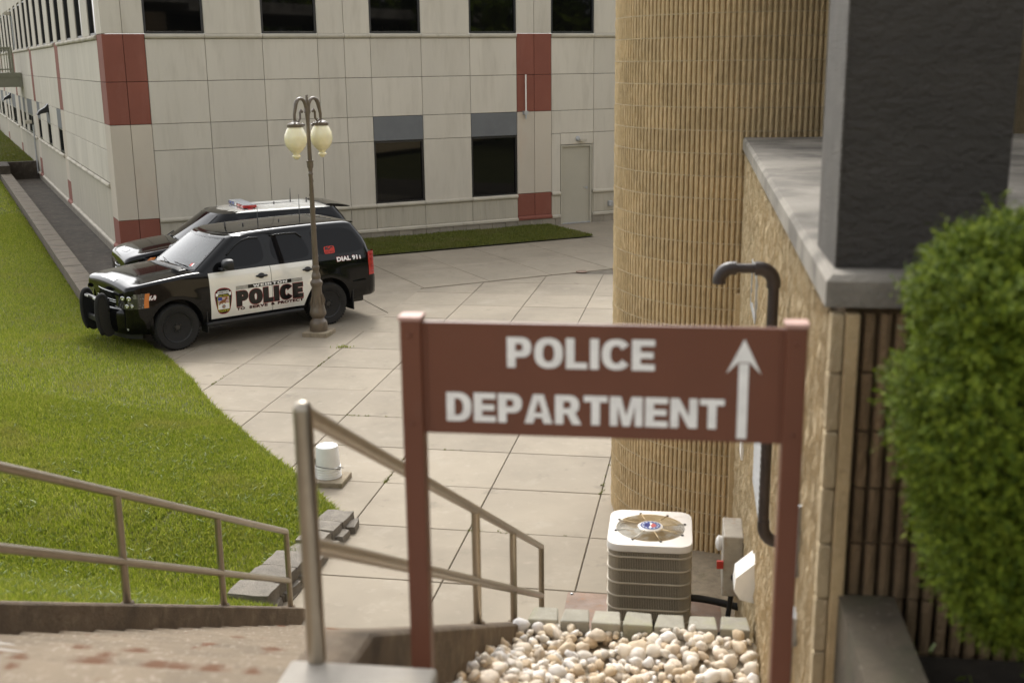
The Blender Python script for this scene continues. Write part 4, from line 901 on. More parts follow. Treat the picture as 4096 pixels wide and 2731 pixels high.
for i, (a, b, r, ly) in enumerate(vis):
    z = bed_z(a, b)+r*.35+ly*.030; rot = Matrix.Rotation(rp.uniform(0, 6.28), 4, 'Z') @ Matrix.Rotation(rp.normal(0, .5), 4, 'X') @ Matrix.Rotation(rp.normal(0, .5), 4, 'Y')
    me = pbm[i % 10]
    if i < 300:
        o = bpy.data.objects.new('pebble', me); link(o, bed); o.matrix_basis = Matrix.Translation(AB(a, b, z)) @ rot @ Matrix.Scale(r, 4)
    else:
        X = Matrix.Translation(AB(a, b, z)) @ rot @ Matrix.Scale(r, 4); rest.add([tuple(X @ v.co) for v in me.vertices], [tuple(p.vertices) for p in me.polygons])
ro = rest.build('loose_pebbles', M['pebbles'], bed, True, fix=False); ro['kind'] = 'stuff'

# ------------------------------------------------------------------ low wall, soil and bush at the right
lwm = MB(); lwm.hexa([AB(2.2, .60, 1.), AB(2.2, .80, 1.), AB(3.79, .80, 1.), AB(3.79, .60, 1.), AB(2.2, .605, 2.86), AB(2.2, .795, 2.86), AB(3.79, .795, 2.88), AB(3.79, .605, 2.88)])
tag(lwm.build('low_wall', M['mossy'], None), 'low mottled concrete wall running to the ribbed brown wall', 'wall')
MB_ = MB(); MB_.hexa([AB(1.5, .802, 2.), AB(1.5, 4, 2.), AB(3.79, 4, 2.), AB(3.79, .802, 2.), AB(1.5, .802, 2.66), AB(1.5, 4, 2.66), AB(3.79, 4, 2.66), AB(3.79, .802, 2.66)])
tag(MB_.build('planting_bed', M['soil'], None), kind='structure')
bush = thing('evergreen_bush', 'dense bright green evergreen bush in front of the stucco pier', 'bush', AB(3.0, 1.1, 2.66)); bo = np.array(AB(3.0, 1.1, 2.66))
lobes = [((3.0, .96, 4.06), (.30, .29, .20)), ((2.98, .90, 3.78), (.30, .275, .30)), ((3.0, .79, 4.13), (.13, .11, .10)), ((3.05, 1.0, 4.21), (.13, .10, .07)), ((3.0, .88, 4.20), (.08, .07, .07)), ((3.05, 1.24, 4.0), (.40, .45, .26)), ((3.0, .97, 3.52), (.32, .26, .28)), ((3.0, 1.3, 3.6), (.42, .45, .45)), ((3.05, 1.03, 3.35), (.28, .24, .2)), ((3.25, 1.3, 3.93), (.35, .5, .32)), ((2.9, 1.55, 3.75), (.4, .4, .45))]
rb = np.random.default_rng(3); V = []; F = []
def sprig(c, out, sc_):
    global V, F
    t = Vector(out).normalized(); u = t.orthogonal().normalized(); wv = t.cross(u)
    for k in range(11):
        s = k/10; q = rb.uniform(0, 6.28); rad = (u*math.cos(q)+wv*math.sin(q)); base = Vector(c)+t*s*.05*sc_
        d = (rad*.9+t*rb.uniform(.3, 1.1)).normalized(); ln = rb.uniform(.012, .020)*sc_; sd = d.cross(t).normalized()*.0017*sc_
        n = len(V); V += [tuple(base-sd), tuple(base+d*ln*.55+sd*1.3), tuple(base+d*ln), tuple(base+d*ln*.55-sd*1.3)]; F.append((n, n+1, n+2, n+3))
for (c, r) in lobes:
    for _ in range(int(20000*r[0]*r[1]/.12/1.9)):
        d = rb.normal(size=3); d /= np.linalg.norm(d); f = rb.uniform(.78, 1.03) + .20*mnoise.noise(Vector((d[0]*4.2+c[0]*7, d[1]*4.2+c[1]*7, d[2]*4.2)))
        p = np.array(AB(c[0]+d[0]*r[0]*f, c[1]+d[1]*r[1]*f, c[2]+d[2]*r[2]*f))-bo; o = np.array(AB(d[0], d[1], d[2]+.5)); sprig(p, o+rb.normal(0, .35, 3), rb.uniform(.8, 1.5))
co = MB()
for (c, r) in lobes:                                  # solid dark core added inside to stop light leaking through
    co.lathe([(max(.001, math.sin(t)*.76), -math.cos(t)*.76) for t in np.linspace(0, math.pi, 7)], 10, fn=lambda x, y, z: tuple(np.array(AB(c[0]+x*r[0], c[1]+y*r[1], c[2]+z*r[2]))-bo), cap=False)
co.build('shade_core', M['bark'], bush)
for _ in range(150):                                  # loose shoots that break the outline
    c, r = lobes[rb.integers(0, len(lobes))]; d = rb.normal(size=3); d[2] = abs(d[2])*.9; d /= np.linalg.norm(d)
    p = np.array(AB(c[0]+d[0]*r[0], c[1]+d[1]*r[1], c[2]+d[2]*r[2]))-bo; o = np.array(AB(d[0]*.5, d[1]*.5, d[2]*.6+.7)); o = o/np.linalg.norm(o)
    for q in range(3): sprig(p+o*.026*q+rb.normal(0, .004, 3), o+rb.normal(0, .2, 3), rb.uniform(.9, 1.5))
crown = mesh('crown', V, F); obj('crown', crown, M['needle'], bush)
kb = MB()
for k in range(9):
    e = np.array(lobes[k % len(lobes)][0]) + rb.normal(0, .06, 3); q = np.array(AB(*e))-bo; s0 = np.array([rb.normal(0, .03), rb.normal(0, .03), 0]); kb.tube([s0, s0*.5+q*.45+np.array([0, 0, .05]), q], [.022, .014, .005], 6)
kb.build('trunk', M['bark'], bush, True)
wl_ = MB()
for k in range(46):
    c = np.array(AB(3.2+rb.normal(0, .25), 1.0+rb.normal(0, .12), 2.68+rb.uniform(0, .16))); d = np.clip(rb.normal(size=3), -1, 1)*.016; e = np.clip(rb.normal(size=3), -1, 1)*.011; wl_.add([c, c+d+e, c+d*1.8, c+d-e], [(0, 1, 2, 3)])
tag(wl_.build('ground_ivy', M['leafw'], None, fix=False), 'small bright leaves on the dark soil below the bush', 'weeds', kind='stuff')

# ================================================================== police department sign
sgn = thing('direction_sign', 'brown police department sign with white letters and up arrow on two posts', 'sign', AB(3.1, -.2, 2.3)); sgo = np.array(AB(3.1, -.2, 2.3)); sgf = lambda b, z, o=0.: tuple(np.array(AB(3.1-o, b, z))-sgo)
for (b0, b1, bz) in ((-.752, -.692, 2.2), (.315, .372, 2.2)):
    mb = MB(); mb.box(b0, b1, -.03, .03, bz, 3.992, lambda b, o, z: sgf(b, z, o), .004); po = mb.build('post', M['signbrown'], sgn)
    c_ = MB(); c_.box(b0-.003, b1+.003, -.033, .033, 3.992, 4.004, lambda b, o, z: sgf(b, z, o), .002); c_.build('post_cap', M['signcap'], po)
    sr = MB(); sr.box((b1 if b0 < 0 else b0-.012), (b1+.012 if b0 < 0 else b0), -.012, .012, 3.66, 3.985, lambda b, o, z: sgf(b, z, o)); sr.build('panel_channel', M['signbrown'], po)
    for z in (3.69, 3.95):
        br = MB(); br.lathe([(.006, 0), (.006, .004), (.003, .006)], 8, fn=lambda x, y, q: sgf((b0+b1)/2+x, z+y, .03+q)); br.build('bolt', M['signbrown'], po, True)
mb = MB(); mb.box(-.69, .314, -.008, .008, 3.657, 3.986, lambda b, o, z: sgf(b, z, o), .002); mb.build('panel', M['signbrown'], sgn)
sf2 = lambda b, z: sgf(b, z, .0105)
text_obj('lettering', 'POLICE', (-.449, -.036, 3.859, 3.947), sf2, M['signwhite'], sgn, bold=(.25,))
text_obj('lettering', 'DEPARTMENT', (-.626, .158, 3.696, 3.782), sf2, M['signwhite'], sgn, bold=(.25, .075))
arw = MB(); arw.add([sf2(*p) for p in ((.193, 3.67), (.220, 3.67), (.220, 3.886), (.193, 3.886))], [(0, 1, 2, 3)]); arw.add([sf2(*p) for p in ((.2065, 3.955), (.254, 3.856), (.222, 3.889), (.191, 3.889), (.159, 3.856))], [(0, 1, 2, 3, 4)]); arw.build('arrow', M['signwhite'], sgn)

# ================================================================== street lamp
LP = np.array([-3.43, 19.84]); lamp = thing('street_lamp', 'bronze street lamp with two yellowed acorn globes beside the police car', 'street lamp', (LP[0], LP[1], 0))
ft = MB(); ft.box(-.23, .23, -.23, .23, -.05, .078, None, .012); fo = ft.build('footing', M['footing'], lamp); fo.rotation_euler = (0, 0, R(-12))
prof = [(1475, 108), (1452, 112), (1440, 112), (1430, 108), (1418, 106), (1412, 98), (1400, 76), (1392, 74), (1384, 86), (1372, 102), (1360, 102), (1345, 94), (1310, 80), (1270, 69), (1235, 63), (1205, 60), (1196, 62), (1190, 70), (1176, 76), (1166, 74), (1158, 58), (1150, 50), (1140, 56), (1128, 54), (1118, 48), (1100, 38), (1092, 42), (1080, 46), (1072, 44), (1066, 37), (1060, 38), (900, 34), (700, 29), (520, 24), (512, 30), (508, 30), (502, 24), (480, 26), (470, 36), (452, 40), (446, 38), (434, 44), (430, 44), (428, 30)]
zl = lambda y: .078+(1475-y)*.00286
pl = MB(); pl.lathe([(w_*.0029/2, zl(y)) for y, w_ in prof], 22); pl.build('post', M['bronze'], lamp, True, 40)
fl2 = MB()
for k in range(10):                                  # leaf relief on the foot
    q = k*.63; z = zl(1290+10*(k % 3)); r = .118; fl2.tube([(r*math.cos(q), r*math.sin(q), z-.08), ((r+.004)*math.cos(q+.15), (r+.004)*math.sin(q+.15), z+.02), ((r-.018)*math.cos(q+.05), (r-.018)*math.sin(q+.05), z+.13)], [.006, .016, .004], 6)
for k in range(26):
    q = k*2.4; z = 1.4+k*.062; r = .052-.0006*k; fl2.tube([(r*math.cos(q), r*math.sin(q), z), (r*math.cos(q+.5), r*math.sin(q+.5), z+.05)], [.008, .003], 5)
fl2.build('leaf_relief', M['bronze'], lamp, True, 50)
up = MB(); up.tube([(0, 0, zl(430)), (0, 0, zl(200)), (0, 0, zl(110))], [.038, .030, .024], 14); up.build('upper_pole', M['bronze'], lamp, True, 40)
ad = np.array([-.178, -.25]); 
GZ = 3.69                                            # height of the globe caps
for s in (1, -1):
    D = Vector((ad[0]*s, ad[1]*s, 0)); dn = D.normalized(); Lh = D.length
    arc = [Vector((0, 0, 3.65)), Vector((0, 0, 3.85)) + dn*.02] + [dn*(Lh/2-(Lh/2-.03)*math.cos(t)) + Vector((0, 0, 3.95+.16*math.sin(t))) for t in np.linspace(.15, math.pi-.1, 9)] + [D + Vector((0, 0, 3.85)), D + Vector((0, 0, GZ+.05))]
    am = MB(); am.tube(arc, [.028, .028]+[.030, .031, .03, .028, .028, .03, .036, .036, .032]+[.026, .024], 10); a_o = am.build('arm', M['bronze'], lamp, True, 50)
    sc1 = MB(); sp = [dn*(.05+.07+.055*math.cos(t)*(1-t/9)) + Vector((0, 0, 3.68+.055*math.sin(t)*(1-t/9))) for t in np.linspace(math.pi, 2.9*math.pi, 14)]; sc1.tube(sp, .015, 7)
    sc1.tube([dn*(Lh-.02)+Vector((0, 0, 3.76)), dn*(Lh-.08)+Vector((0, 0, 3.72)), dn*(Lh-.13)+Vector((0, 0, 3.78)), dn*(Lh-.13)+Vector((0, 0, 3.88)), dn*(Lh-.16)+Vector((0, 0, 3.92)), dn*(Lh-.19)+Vector((0, 0, 3.88))], [.012, .017, .02, .02, .022, .022], 7); sc1.build('scroll', M['bronze'], a_o, True, 50)
    lf_ = MB(); lf_.tube([dn*.05+Vector((0, 0, 3.86)), dn*.02+Vector((0, 0, 4.02)), dn*-.01+Vector((0, 0, 4.13)), dn*.02+Vector((0, 0, 4.16))], [.022, .03, .016, .014], 7); lf_.build('leaf', M['bronze'], a_o, True, 50)
    cp_ = MB(); cp_.lathe([(.03, .06), (.04, .045), (.10, .02), (.105, .008), (.132, .005), (.132, -.045), (.12, -.045)], 24, c=(D.x, D.y, GZ)); cp_.build('globe_cap', M['bronze'], lamp, True, 40)
    gp = [(.118, -.045), (.150, -.10), (.178, -.17), (.190, -.25), (.186, -.32), (.165, -.39), (.135, -.435), (.128, -.44), (.126, -.455), (.118, -.462), (.085, -.49), (.062, -.52), (.056, -.545), (.072, -.56), (.074, -.578), (.06, -.59), (.046, -.61), (.03, -.628), (.001, -.632)]
    gm = MB(); gm.lathe([(r_q*1.0, z_q*.93) for r_q, z_q in gp], 30, c=(D.x, D.y, GZ), cap=False); gm.build('globe', M['globe'], lamp, True, 60)

# ================================================================== bucket on its slab
bs = MB(); bs.box(-.215, .215, -.2, .2, -.02, .062, None, .012); b_o = bs.build('bucket_slab', M['footing'], None); b_o.location = (-2.13, 12.47, 0); b_o.rotation_euler = (0, 0, R(-9)); tag(b_o, 'square mossy concrete pad under the white bucket', 'concrete pad')
bu = thing('plastic_bucket', 'white plastic bucket upside down on a small concrete pad', 'bucket', (-2.14, 12.5, .062))
bb = MB(); bb.lathe([(.150, 0), (.152, .008), (.146, .012), (.146, .030), (.151, .034), (.146, .038), (.145, .058), (.150, .062), (.145, .066), (.144, .088), (.150, .092), (.144, .096), (.143, .115), (.150, .119), (.150, .124), (.141, .128), (.125, .355), (.122, .365), (.115, .370), (.10, .366), (.06, .364), (.058, .369), (.05, .369), (.048, .364), (.001, .364)], 32); bb.build('body', M['plastic'], bu, True, 35)
hw = MB(); hw.tube([(.15*math.cos(t), .15*math.sin(t), .115-.05*math.sin((t-1.3)*1.0)*0-.04*math.sin(t-5.6)) for t in np.linspace(3.6, 6.5, 14)], .0035, 6); hw.tube([(.13, -.06, .13), (.17, -.07, .125), (.185, -.05, .11)], .004, 6); hw.build('handle', M['wire'], bu, True)
bt = MB(); bt.box(-.146, -.139, -.03, .02, .15, .22); bt.build('label', M['footing'], bu)

# ================================================================== air conditioner
ac = thing('air_conditioner', 'beige outdoor air conditioner unit with round fan guard on top', 'air conditioner', AB(8.97, -.115, 0), -A8)
def rrect(hx, hy, r, n=8):
    P = []
    for cx_, cy_, a0 in ((hx-r, hy-r, 0), (-hx+r, hy-r, math.pi/2), (-hx+r, -hy+r, math.pi), (hx-r, -hy+r, 1.5*math.pi)):
        for k in range(n): t = a0+math.pi/2*k/(n-1); P.append((cx_+r*math.cos(t), cy_+r*math.sin(t)))
    return P
HX, HY, AH = .335, .365, .905
cm = MB(); cm.prism(rrect(HX-.02, HY-.02, .10), 2, .05, AH-.04); cm.build('coil', M['accore'], ac, True, 30)
def along(P, step):
    out = []; Q = P+[P[0]]; acc = 0
    for i in range(len(P)):
        a, b = np.array(Q[i]), np.array(Q[i+1]); l = np.hypot(*(b-a)); n = max(1, int(round(l/step)))
        for k in range(n): out.append((a+(b-a)*k/n, (b-a)/max(l, 1e-9)))
    return out
fn_ = MB()
for p, d in along(rrect(HX, HY, .105, 14), .0135):
    nn = np.array([d[1], -d[0]]); e = d*.0035; q = p-nn*.018
    fn_.hexa([(*(q-e), .06), (*(q+e), .06), (*(p+e*.7), .06), (*(p-e*.7), .06), (*(q-e), AH-.05), (*(q+e), AH-.05), (*(p+e*.7), AH-.05), (*(p-e*.7), AH-.05)])
fn_.build('louvre_bars', M['acfin'], ac)
for k in range(7):
    z = .11+k*.115; bn = MB(); P = rrect(HX+.003, HY+.003, .107, 10); bn.tube([(x, y, z) for x, y in P], .0085, 6, closed=True); bn.build('band', M['acfin'], ac, True, 60)
bp_ = MB(); bp_.prism(rrect(HX-.005, HY-.005, .1), 2, .02, .062); bp_.build('base_pan', M['acfin'], ac, True, 30)
n = 64; outer = []; o2 = rrect(HX+.012, HY+.012, .115, 16); hr = .285
ang = np.linspace(0, 2*math.pi, n, endpoint=False); oa = sorted([(math.atan2(y, x) % (2*math.pi), (x, y)) for x, y in o2])
def ray_out(t):
    for i in range(len(oa)):
        a0, p = oa[i-1]; a1, q = oa[i]
        if i == 0: a0 -= 2*math.pi
        for tt in (t, t-2*math.pi):
            if a0 <= tt <= a1: f = (tt-a0)/max(a1-a0, 1e-9); return (p[0]+(q[0]-p[0])*f, p[1]+(q[1]-p[1])*f)
    return oa[0][1]
O2 = [ray_out(t) for t in ang]; rings = [[(x*.97, y*.97, AH-.055) for x, y in O2], [(x, y, AH-.055) for x, y in O2], [(x, y, AH-.012) for x, y in O2], [(x*.985, y*.985, AH) for x, y in O2], [(hr*1.0*math.cos(t), hr*1.0*math.sin(t), AH+.002) for t in ang], [(hr*.985*math.cos(t), hr*.985*math.sin(t), AH-.03) for t in ang]]
lm = MB(); lm.grid([r+[r[0]] for r in rings]); lm.build('top_cover', M['acbeige'], ac, True, 45)
gd = MB()
for k in range(15): rr_ = .105+k*.0128; gd.tube([(rr_*math.cos(t), rr_*math.sin(t), AH+.012-.02*((rr_-.1)/.19)**2*.6) for t in np.linspace(0, 2*math.pi, 40, endpoint=False)], .0026, 5, closed=True)
gd.build('guard_rings', M['acwire'], ac, True)
for k in range(8):
    t = k*math.pi/4+.3; sp_ = MB(); sp_.tube([(.08*math.cos(t), .08*math.sin(t), AH+.014), (.292*math.cos(t), .292*math.sin(t), AH+.006)], .005, 6); sp_.build('spoke', M['acwire'], ac, True)
    tb_ = MB(); tb_.lathe([(.011, 0), (.011, .008), (.004, .01)], 8, c=(.298*math.cos(t), .298*math.sin(t), AH+.002)); tb_.build('screw', M['wire'], ac, True)
hb_ = MB(); hb_.lathe([(.108, -.005), (.108, .012), (.098, .02), (.001, .021)], 28, c=(0, 0, AH)); hub = hb_.build('hub', M['acbeige'], ac, True, 40)
def disc(name, r0, r1, z, m, a0=0, a1=2*math.pi, par=None):
    T = np.linspace(a0, a1, 30); g = MB(); g.grid([[(r*math.cos(t), r*math.sin(t), z) for t in T] for r in (r0, r1)]); g.build(name, m, par)
disc('badge_ring', .048, .085, AH+.0235, M['bluep'], par=hub); disc('badge', .001, .048, AH+.0235, M['redp'], -1.3, 1.2, hub); disc('badge', .001, .048, AH+.0235, M['bluelens'], 1.75, 4.4, hub); disc('badge', .001, .048, AH+.0232, M['dwhite'], par=hub)
for k in range(12):                                   # small raised letters round the badge
    t = k*math.pi/6; g = MB(); g.box(-.004, .004, -.007, .007, AH+.0245, AH+.0252, lambda x, y, z: (.066*math.cos(t)+x*math.cos(t)-y*math.sin(t), .066*math.sin(t)+x*math.sin(t)+y*math.cos(t), z)); g.build('badge_letter', M['dwhite'], hub)
fb_ = MB()
for k in range(4):
    t = k*math.pi/2; fb_.add([(.05*math.cos(t), .05*math.sin(t), AH-.09), (.26*math.cos(t-.3), .26*math.sin(t-.3), AH-.11), (.27*math.cos(t+.2), .27*math.sin(t+.2), AH-.07), (.06*math.cos(t+.5), .06*math.sin(t+.5), AH-.07)], [(0, 1, 2, 3)])
fb_.build('fan_blades', M['galv'], ac)
rpl = MB(); rpl.box(-.74, .62, -.50, .44, .004, .016, None, .002); ro_ = rpl.build('metal_plate', M['rustp'], None); ro_.location = AB(9.08, -.115, 0); ro_.rotation_euler = (0, 0, -A8); tag(ro_, 'rusty steel plate lying under the air conditioner', 'metal plate')
bt_ = MB(); bt_.lathe([(.015, 0), (.015, .008), (.006, .012)], 8, c=(-.70, .40, .016)); bt_.build('bolt', M['galv'], ro_, True)
mo = MB(); mo.prism([(8.5, .45), (10.5, -.3), (10.6, .62), (8.5, .62)], 2, -.01, .012, lambda a, b, z: AB(a, b, z)); tag(mo.build('mossy_concrete', M['footing'], None), kind='structure')
# ================================================================== vehicles
def lerp_tab(tab, x):
    X = [t[0] for t in tab]; Y = [t[1] for t in tab]; return float(np.interp(x, X, Y))
def smooth_tab(tab):
    """monotone cubic-like interpolation through a table"""
    X = np.array([t[0] for t in tab], float); Y = np.array([t[1] for t in tab], float); d = np.gradient(Y, X)
    def f(x):
        x = min(max(x, X[0]), X[-1]); i = min(max(int(np.searchsorted(X, x))-1, 0), len(X)-2); h = X[i+1]-X[i]; t = (x-X[i])/h
        return (2*t**3-3*t**2+1)*Y[i] + (t**3-2*t**2+t)*h*d[i] + (-2*t**3+3*t**2)*Y[i+1] + (t**3-t**2)*h*d[i+1]
    return f
class Car:
    def __init__(s, S):
        s.S = S; s.pz = smooth_tab(S['side']); s.top = smooth_tab(S['top']); s.bot = smooth_tab(S['bot'])
    def taper(s, x):
        S = s.S; t = 1.
        if x > S['xft']: t -= S['ft']*((x-S['xft'])/(S['xf']-S['xft']))**2
        if x < .3: t -= S['rt']*((.3-x)/(.3-S['xr']))**3
        return t
    def W(s, x, z):
        S = s.S; w = s.pz(z)*s.taper(x)
        for cx in (0, S['wb']):
            r = math.hypot(x-cx, z-S['wr']); w += S['fl']*math.exp(-((r-S['ar']-.05)/.085)**2)*(1 if z > .3 else 0)
        for xe, rr, sg in ((S['xf'], S['rf'], 1), (S['xr'], S['rr'], -1)):
            q = (x-(xe-sg*rr))*sg
            if q > 0: w -= S.get('rw', 1.)*(rr - math.sqrt(max(rr*rr-min(q, rr)**2, 0)))
        return w
    def section(s, x, ns=12, nc=5, nt=9):
        S = s.S; zt, zb = s.top(x), s.bot(x); re = S['re']; P = []
        for k in range(ns): z = zb+(zt-re-zb)*k/(ns-1); P.append((s.W(x, z), z))
        w0, z0 = P[-1]
        for k in range(1, nc): t = math.pi/2*k/(nc-1); P.append((w0-re*(1-math.cos(t))*1.3, z0+re*math.sin(t)))
        w1 = P[-1][0]
        for k in range(1, nt):
            y = w1*(1-k/(nt-1)); f = 1-(y/w1)**2; P.append((y, zt + S['crown'](x)*f + S['bulge'](x, y)))
        return P
    def shell(s, name, m, par):
        S = s.S; xs = list(np.linspace(S['xr'], S['xr']+S['rr'], 7)) + list(np.arange(S['xr']+S['rr']+.06, S['xf']-S['rf'], .075)) + [S['xf']-S['rf']*(1-math.sin(t)) for t in np.linspace(0, math.pi/2, 9)]
        rows = []
        for x in xs:
            P = s.section(min(max(x, S['xr']+1e-4), S['xf']-1e-4)); rows.append([(x, y, z) for y, z in P] + [(x, -y, z) for y, z in P[-2::-1]])
        mb = MB(); mb.grid(rows); n = len(rows[0]); N = len(rows)
        mb.F += [(i*n, (i+1)*n, (i+1)*n+n-1, i*n+n-1) for i in range(N-1)] + [tuple(range(n)), tuple(range((N-1)*n, N*n))]
        me = mb.mesh(name); bm = bmesh.new(); bm.from_mesh(me); bmesh.ops.recalc_face_normals(bm, faces=bm.faces); bm.to_mesh(me); bm.free()
        cut = MB()
        for cx in (0, S['wb']):
            for sg in (-1, 1):
                prof = [(cx+S['ar']*math.cos(t), S['wr']+.015+S['ar']*math.sin(t)) for t in np.linspace(0, 2*math.pi, 40, endpoint=False)]
                cut.prism(prof, 1, sg*.60, sg*1.3)
        cme = cut.mesh('c'); bm = bmesh.new(); bm.from_mesh(cme); bmesh.ops.recalc_face_normals(bm, faces=bm.faces); bm.to_mesh(cme); bm.free()
        out = boolean_cut(me, cme); out.polygons.foreach_set('use_smooth', [True]*len(out.polygons)); out.set_sharp_from_angle(angle=R(38)); out.materials.clear(); out.materials.append(m); out.materials.append(M['trim'])
        for p in out.polygons:                         # the inside of the arches is dull trim
            c = p.center
            for cx in (0, S['wb']):
                if math.hypot(c.x-cx, c.z-S['wr']-.015) < S['ar']+.004 and abs(c.y) < s.W(c.x, c.z)-.004: p.material_index = 1
        return obj(name, out, None, par)
    def side_panel(s, name, rows, m, par, off=.006, sg=1, nx=26):
        """rows: (z, xl, xr); panel that follows the body side"""
        P = []
        for (z, a, b) in rows: P.append([(a+(b-a)*k/nx, sg*(s.W(a+(b-a)*k/nx, z)+off), z) for k in range(nx+1)])
        mb = MB(); mb.grid(P); n = nx+1; N = len(P); b0 = len(mb.V)   # skirt back to the body
        rim = [i*n for i in range(N)] + [(N-1)*n+j for j in range(1, n)] + [i*n+n-1 for i in range(N-2, -1, -1)] + list(range(n-2, 0, -1))
        for i in rim: x, y, z = mb.V[i]; mb.V.append((x, y-sg*(off+.012), z))
        K = len(rim); mb.F += [(rim[i], rim[(i+1) % K], b0+(i+1) % K, b0+i) for i in range(K)]
        return mb.build(name, m, par, True, 40)
    # greenhouse
    def gw(s, z): return lerp_tab(s.S['gw'], z)
    def ring(s, z, ins=0., k=1.):
        S = s.S; w = s.gw(min(z, S['gz']))-ins; xf = lerp_tab(S['gf'], min(z, S['gz']))-ins*S.get('kf', 1.3); xr = lerp_tab(S['gr'], min(z, S['gz']))+ins*1.2; rc = S['grc']; bow = S['bow']; P = []
        fx = lambda y: xf-bow*(y/w)**2; rx = lambda y: xr+.07*(y/w)**2
        yc = w-rc
        for t in np.linspace(0, 1, 8): P.append((fx(yc*t), yc*t))
        c0, c1, c2 = np.array((fx(yc), yc)), np.array((fx(w)+.0, w)), np.array((fx(w)-rc*1.1, w))
        for t in (.25, .5, .75): P.append(tuple(c0*(1-t)**2+2*c1*t*(1-t)+c2*t*t))
        for t in np.linspace(0, 1, 16): P.append((c2[0]+(rx(w)+rc-c2[0])*t, w))
        d0, d1, d2 = np.array((rx(w)+rc, w)), np.array((rx(w), w)), np.array((rx(yc), yc))
        for t in (.25, .5, .75): P.append(tuple(d0*(1-t)**2+2*d1*t*(1-t)+d2*t*t))
        for t in np.linspace(1, 0, 7): P.append((rx(yc*t), yc*t))
        full = P + [(x, -y) for x, y in P[-2:0:-1]]
        return [(x, y, z) for x, y in full]
    def house(s, name, m, par, roof=None):
        S = s.S; rows = [s.ring(z) for z in S['glev']]; nb = len(rows)
        for ins, dz in S['roof']: 
            r = s.ring(S['gz'], ins); sag = S['sag']; rows.append([(x, y, S['gz']+dz+sag(x)) for x, y, _ in r])
        mb = MB(); mb.grid([r+[r[0]] for r in rows]); n = len(rows[0])+1; mb.F.append(tuple((len(rows)-1)*n+j for j in range(n-1)))
        me = mb.mesh(name); bm = bmesh.new(); bm.from_mesh(me); bmesh.ops.remove_doubles(bm, verts=bm.verts, dist=1e-5); bmesh.ops.recalc_face_normals(bm, faces=bm.faces); bm.to_mesh(me); bm.free()
        return me
    def side_glass(s, name, poly, m, par, off=.004, sg=1, it=2, k=.22):
        P = round_poly(poly, it, k); mb = MB(); V = [(x, sg*(s.gw(z)+off), z) for x, z in P]; n = len(V)
        V2 = [(x, sg*(s.gw(z)-.01), z) for x, z in P]; mb.add(V+V2, [tuple(range(n))] + [(i, (i+1) % n, n+(i+1) % n, n+i) for i in range(n)])
        return mb.build(name, m, par)
    def front_pt(s, y, z, off=0.):
        S = s.S; w = s.gw(z); return (lerp_tab(S['gf'], z)-S['bow']*(y/w)**2+off, y, z+off*.6)
def wheel(par, x, y, r, sg, name='wheel', detail=True):
    w_ = bpy.data.objects.new(name, None); link(w_, par); w_.location = (x, y, r); wd = .26
    f = lambda a, b, c: (a, sg*(c), b)                # lathe axis along y
    prof = [(r*.62, -wd/2+.03), (r*.80, -wd/2+.004), (r*.93, -wd/2), (r*.985, -wd/2+.03), (r, -wd/2+.06), (r, wd/2-.06), (r*.985, wd/2-.03), (r*.93, wd/2), (r*.80, wd/2-.004), (r*.66, wd/2-.02), (r*.62, wd/2-.03)]
    t = MB(); t.lathe(prof, 40, fn=lambda a, b, c: f(a, b, c)); t.build('tyre', M['tyre'], w_, True, 40)
    if not detail: return w_
    tr = MB()
    for k in range(46):
        q = 2*math.pi*k/46; 
        for yy in (-.09, -.045, 0, .045, .09):
            qq = q+(.04 if abs(yy) in (.045,) else 0); c_, s_ = math.cos(qq), math.sin(qq)
            tr.box(-.011, .011, yy-.018, yy+.018, r-.003, r+.006, lambda a, b, c: (c*c_-a*s_, sg*b, c*s_+a*c_))
    tr.build('tread', M['tyre'], w_)
    ri = MB(); ri.lathe([(r*.66, wd/2-.022), (r*.645, wd/2-.012), (r*.62, wd/2-.02), (r*.60, wd/2-.055), (r*.60, -wd/2+.03)], 40, fn=f, cap=False); rim = ri.build('rim', M['rim'], w_, True, 40)
    bk = MB(); bk.lathe([(.001, wd/2-.13), (r*.60, wd/2-.12)], 30, fn=f, cap=False); bk.build('brake_disc', M['tyre'], rim)
    for k in range(6):
        q = k*math.pi/3+.26; sp = MB(); c_, s_ = math.cos(q), math.sin(q)
        poly = [(-.050, .07), (.050, .07), (.032, r*.42), (.052, r*.615), (-.052, r*.615), (-.032, r*.42)]
        P0 = [(p[0], p[1], wd/2-.05 if i in (0, 1) else (wd/2-.035 if i in (2, 5) else wd/2-.05)) for i, p in enumerate(poly)]
        V = [(a*c_-b*s_, sg*c, a*s_+b*c_) for a, b, c in P0] + [(a*c_-b*s_, sg*(c-.03), a*s_+b*c_) for a, b, c in P0]
        sp.add(V, [(0, 1, 2, 5), (2, 3, 4, 5)] + [(i, (i+1) % 6, 6+(i+1) % 6, 6+i) for i in range(6)]); sp.build('spoke', M['rim'], rim)
        lg = MB(); lg.lathe([(.014, wd/2-.05), (.014, wd/2-.02), (.008, wd/2-.012)], 8, c=(.068*math.cos(q), .068*math.sin(q), 0), fn=f); lg.build('lug_nut', M['rim'], rim, True, 40)
    hb = MB(); hb.lathe([(.10, wd/2-.06), (.10, wd/2-.042), (.05, wd/2-.036), (.045, wd/2-.015), (.001, wd/2-.012)], 20, fn=f, cap=False); hb.build('hub', M['rim'], rim, True, 40)
    return w_
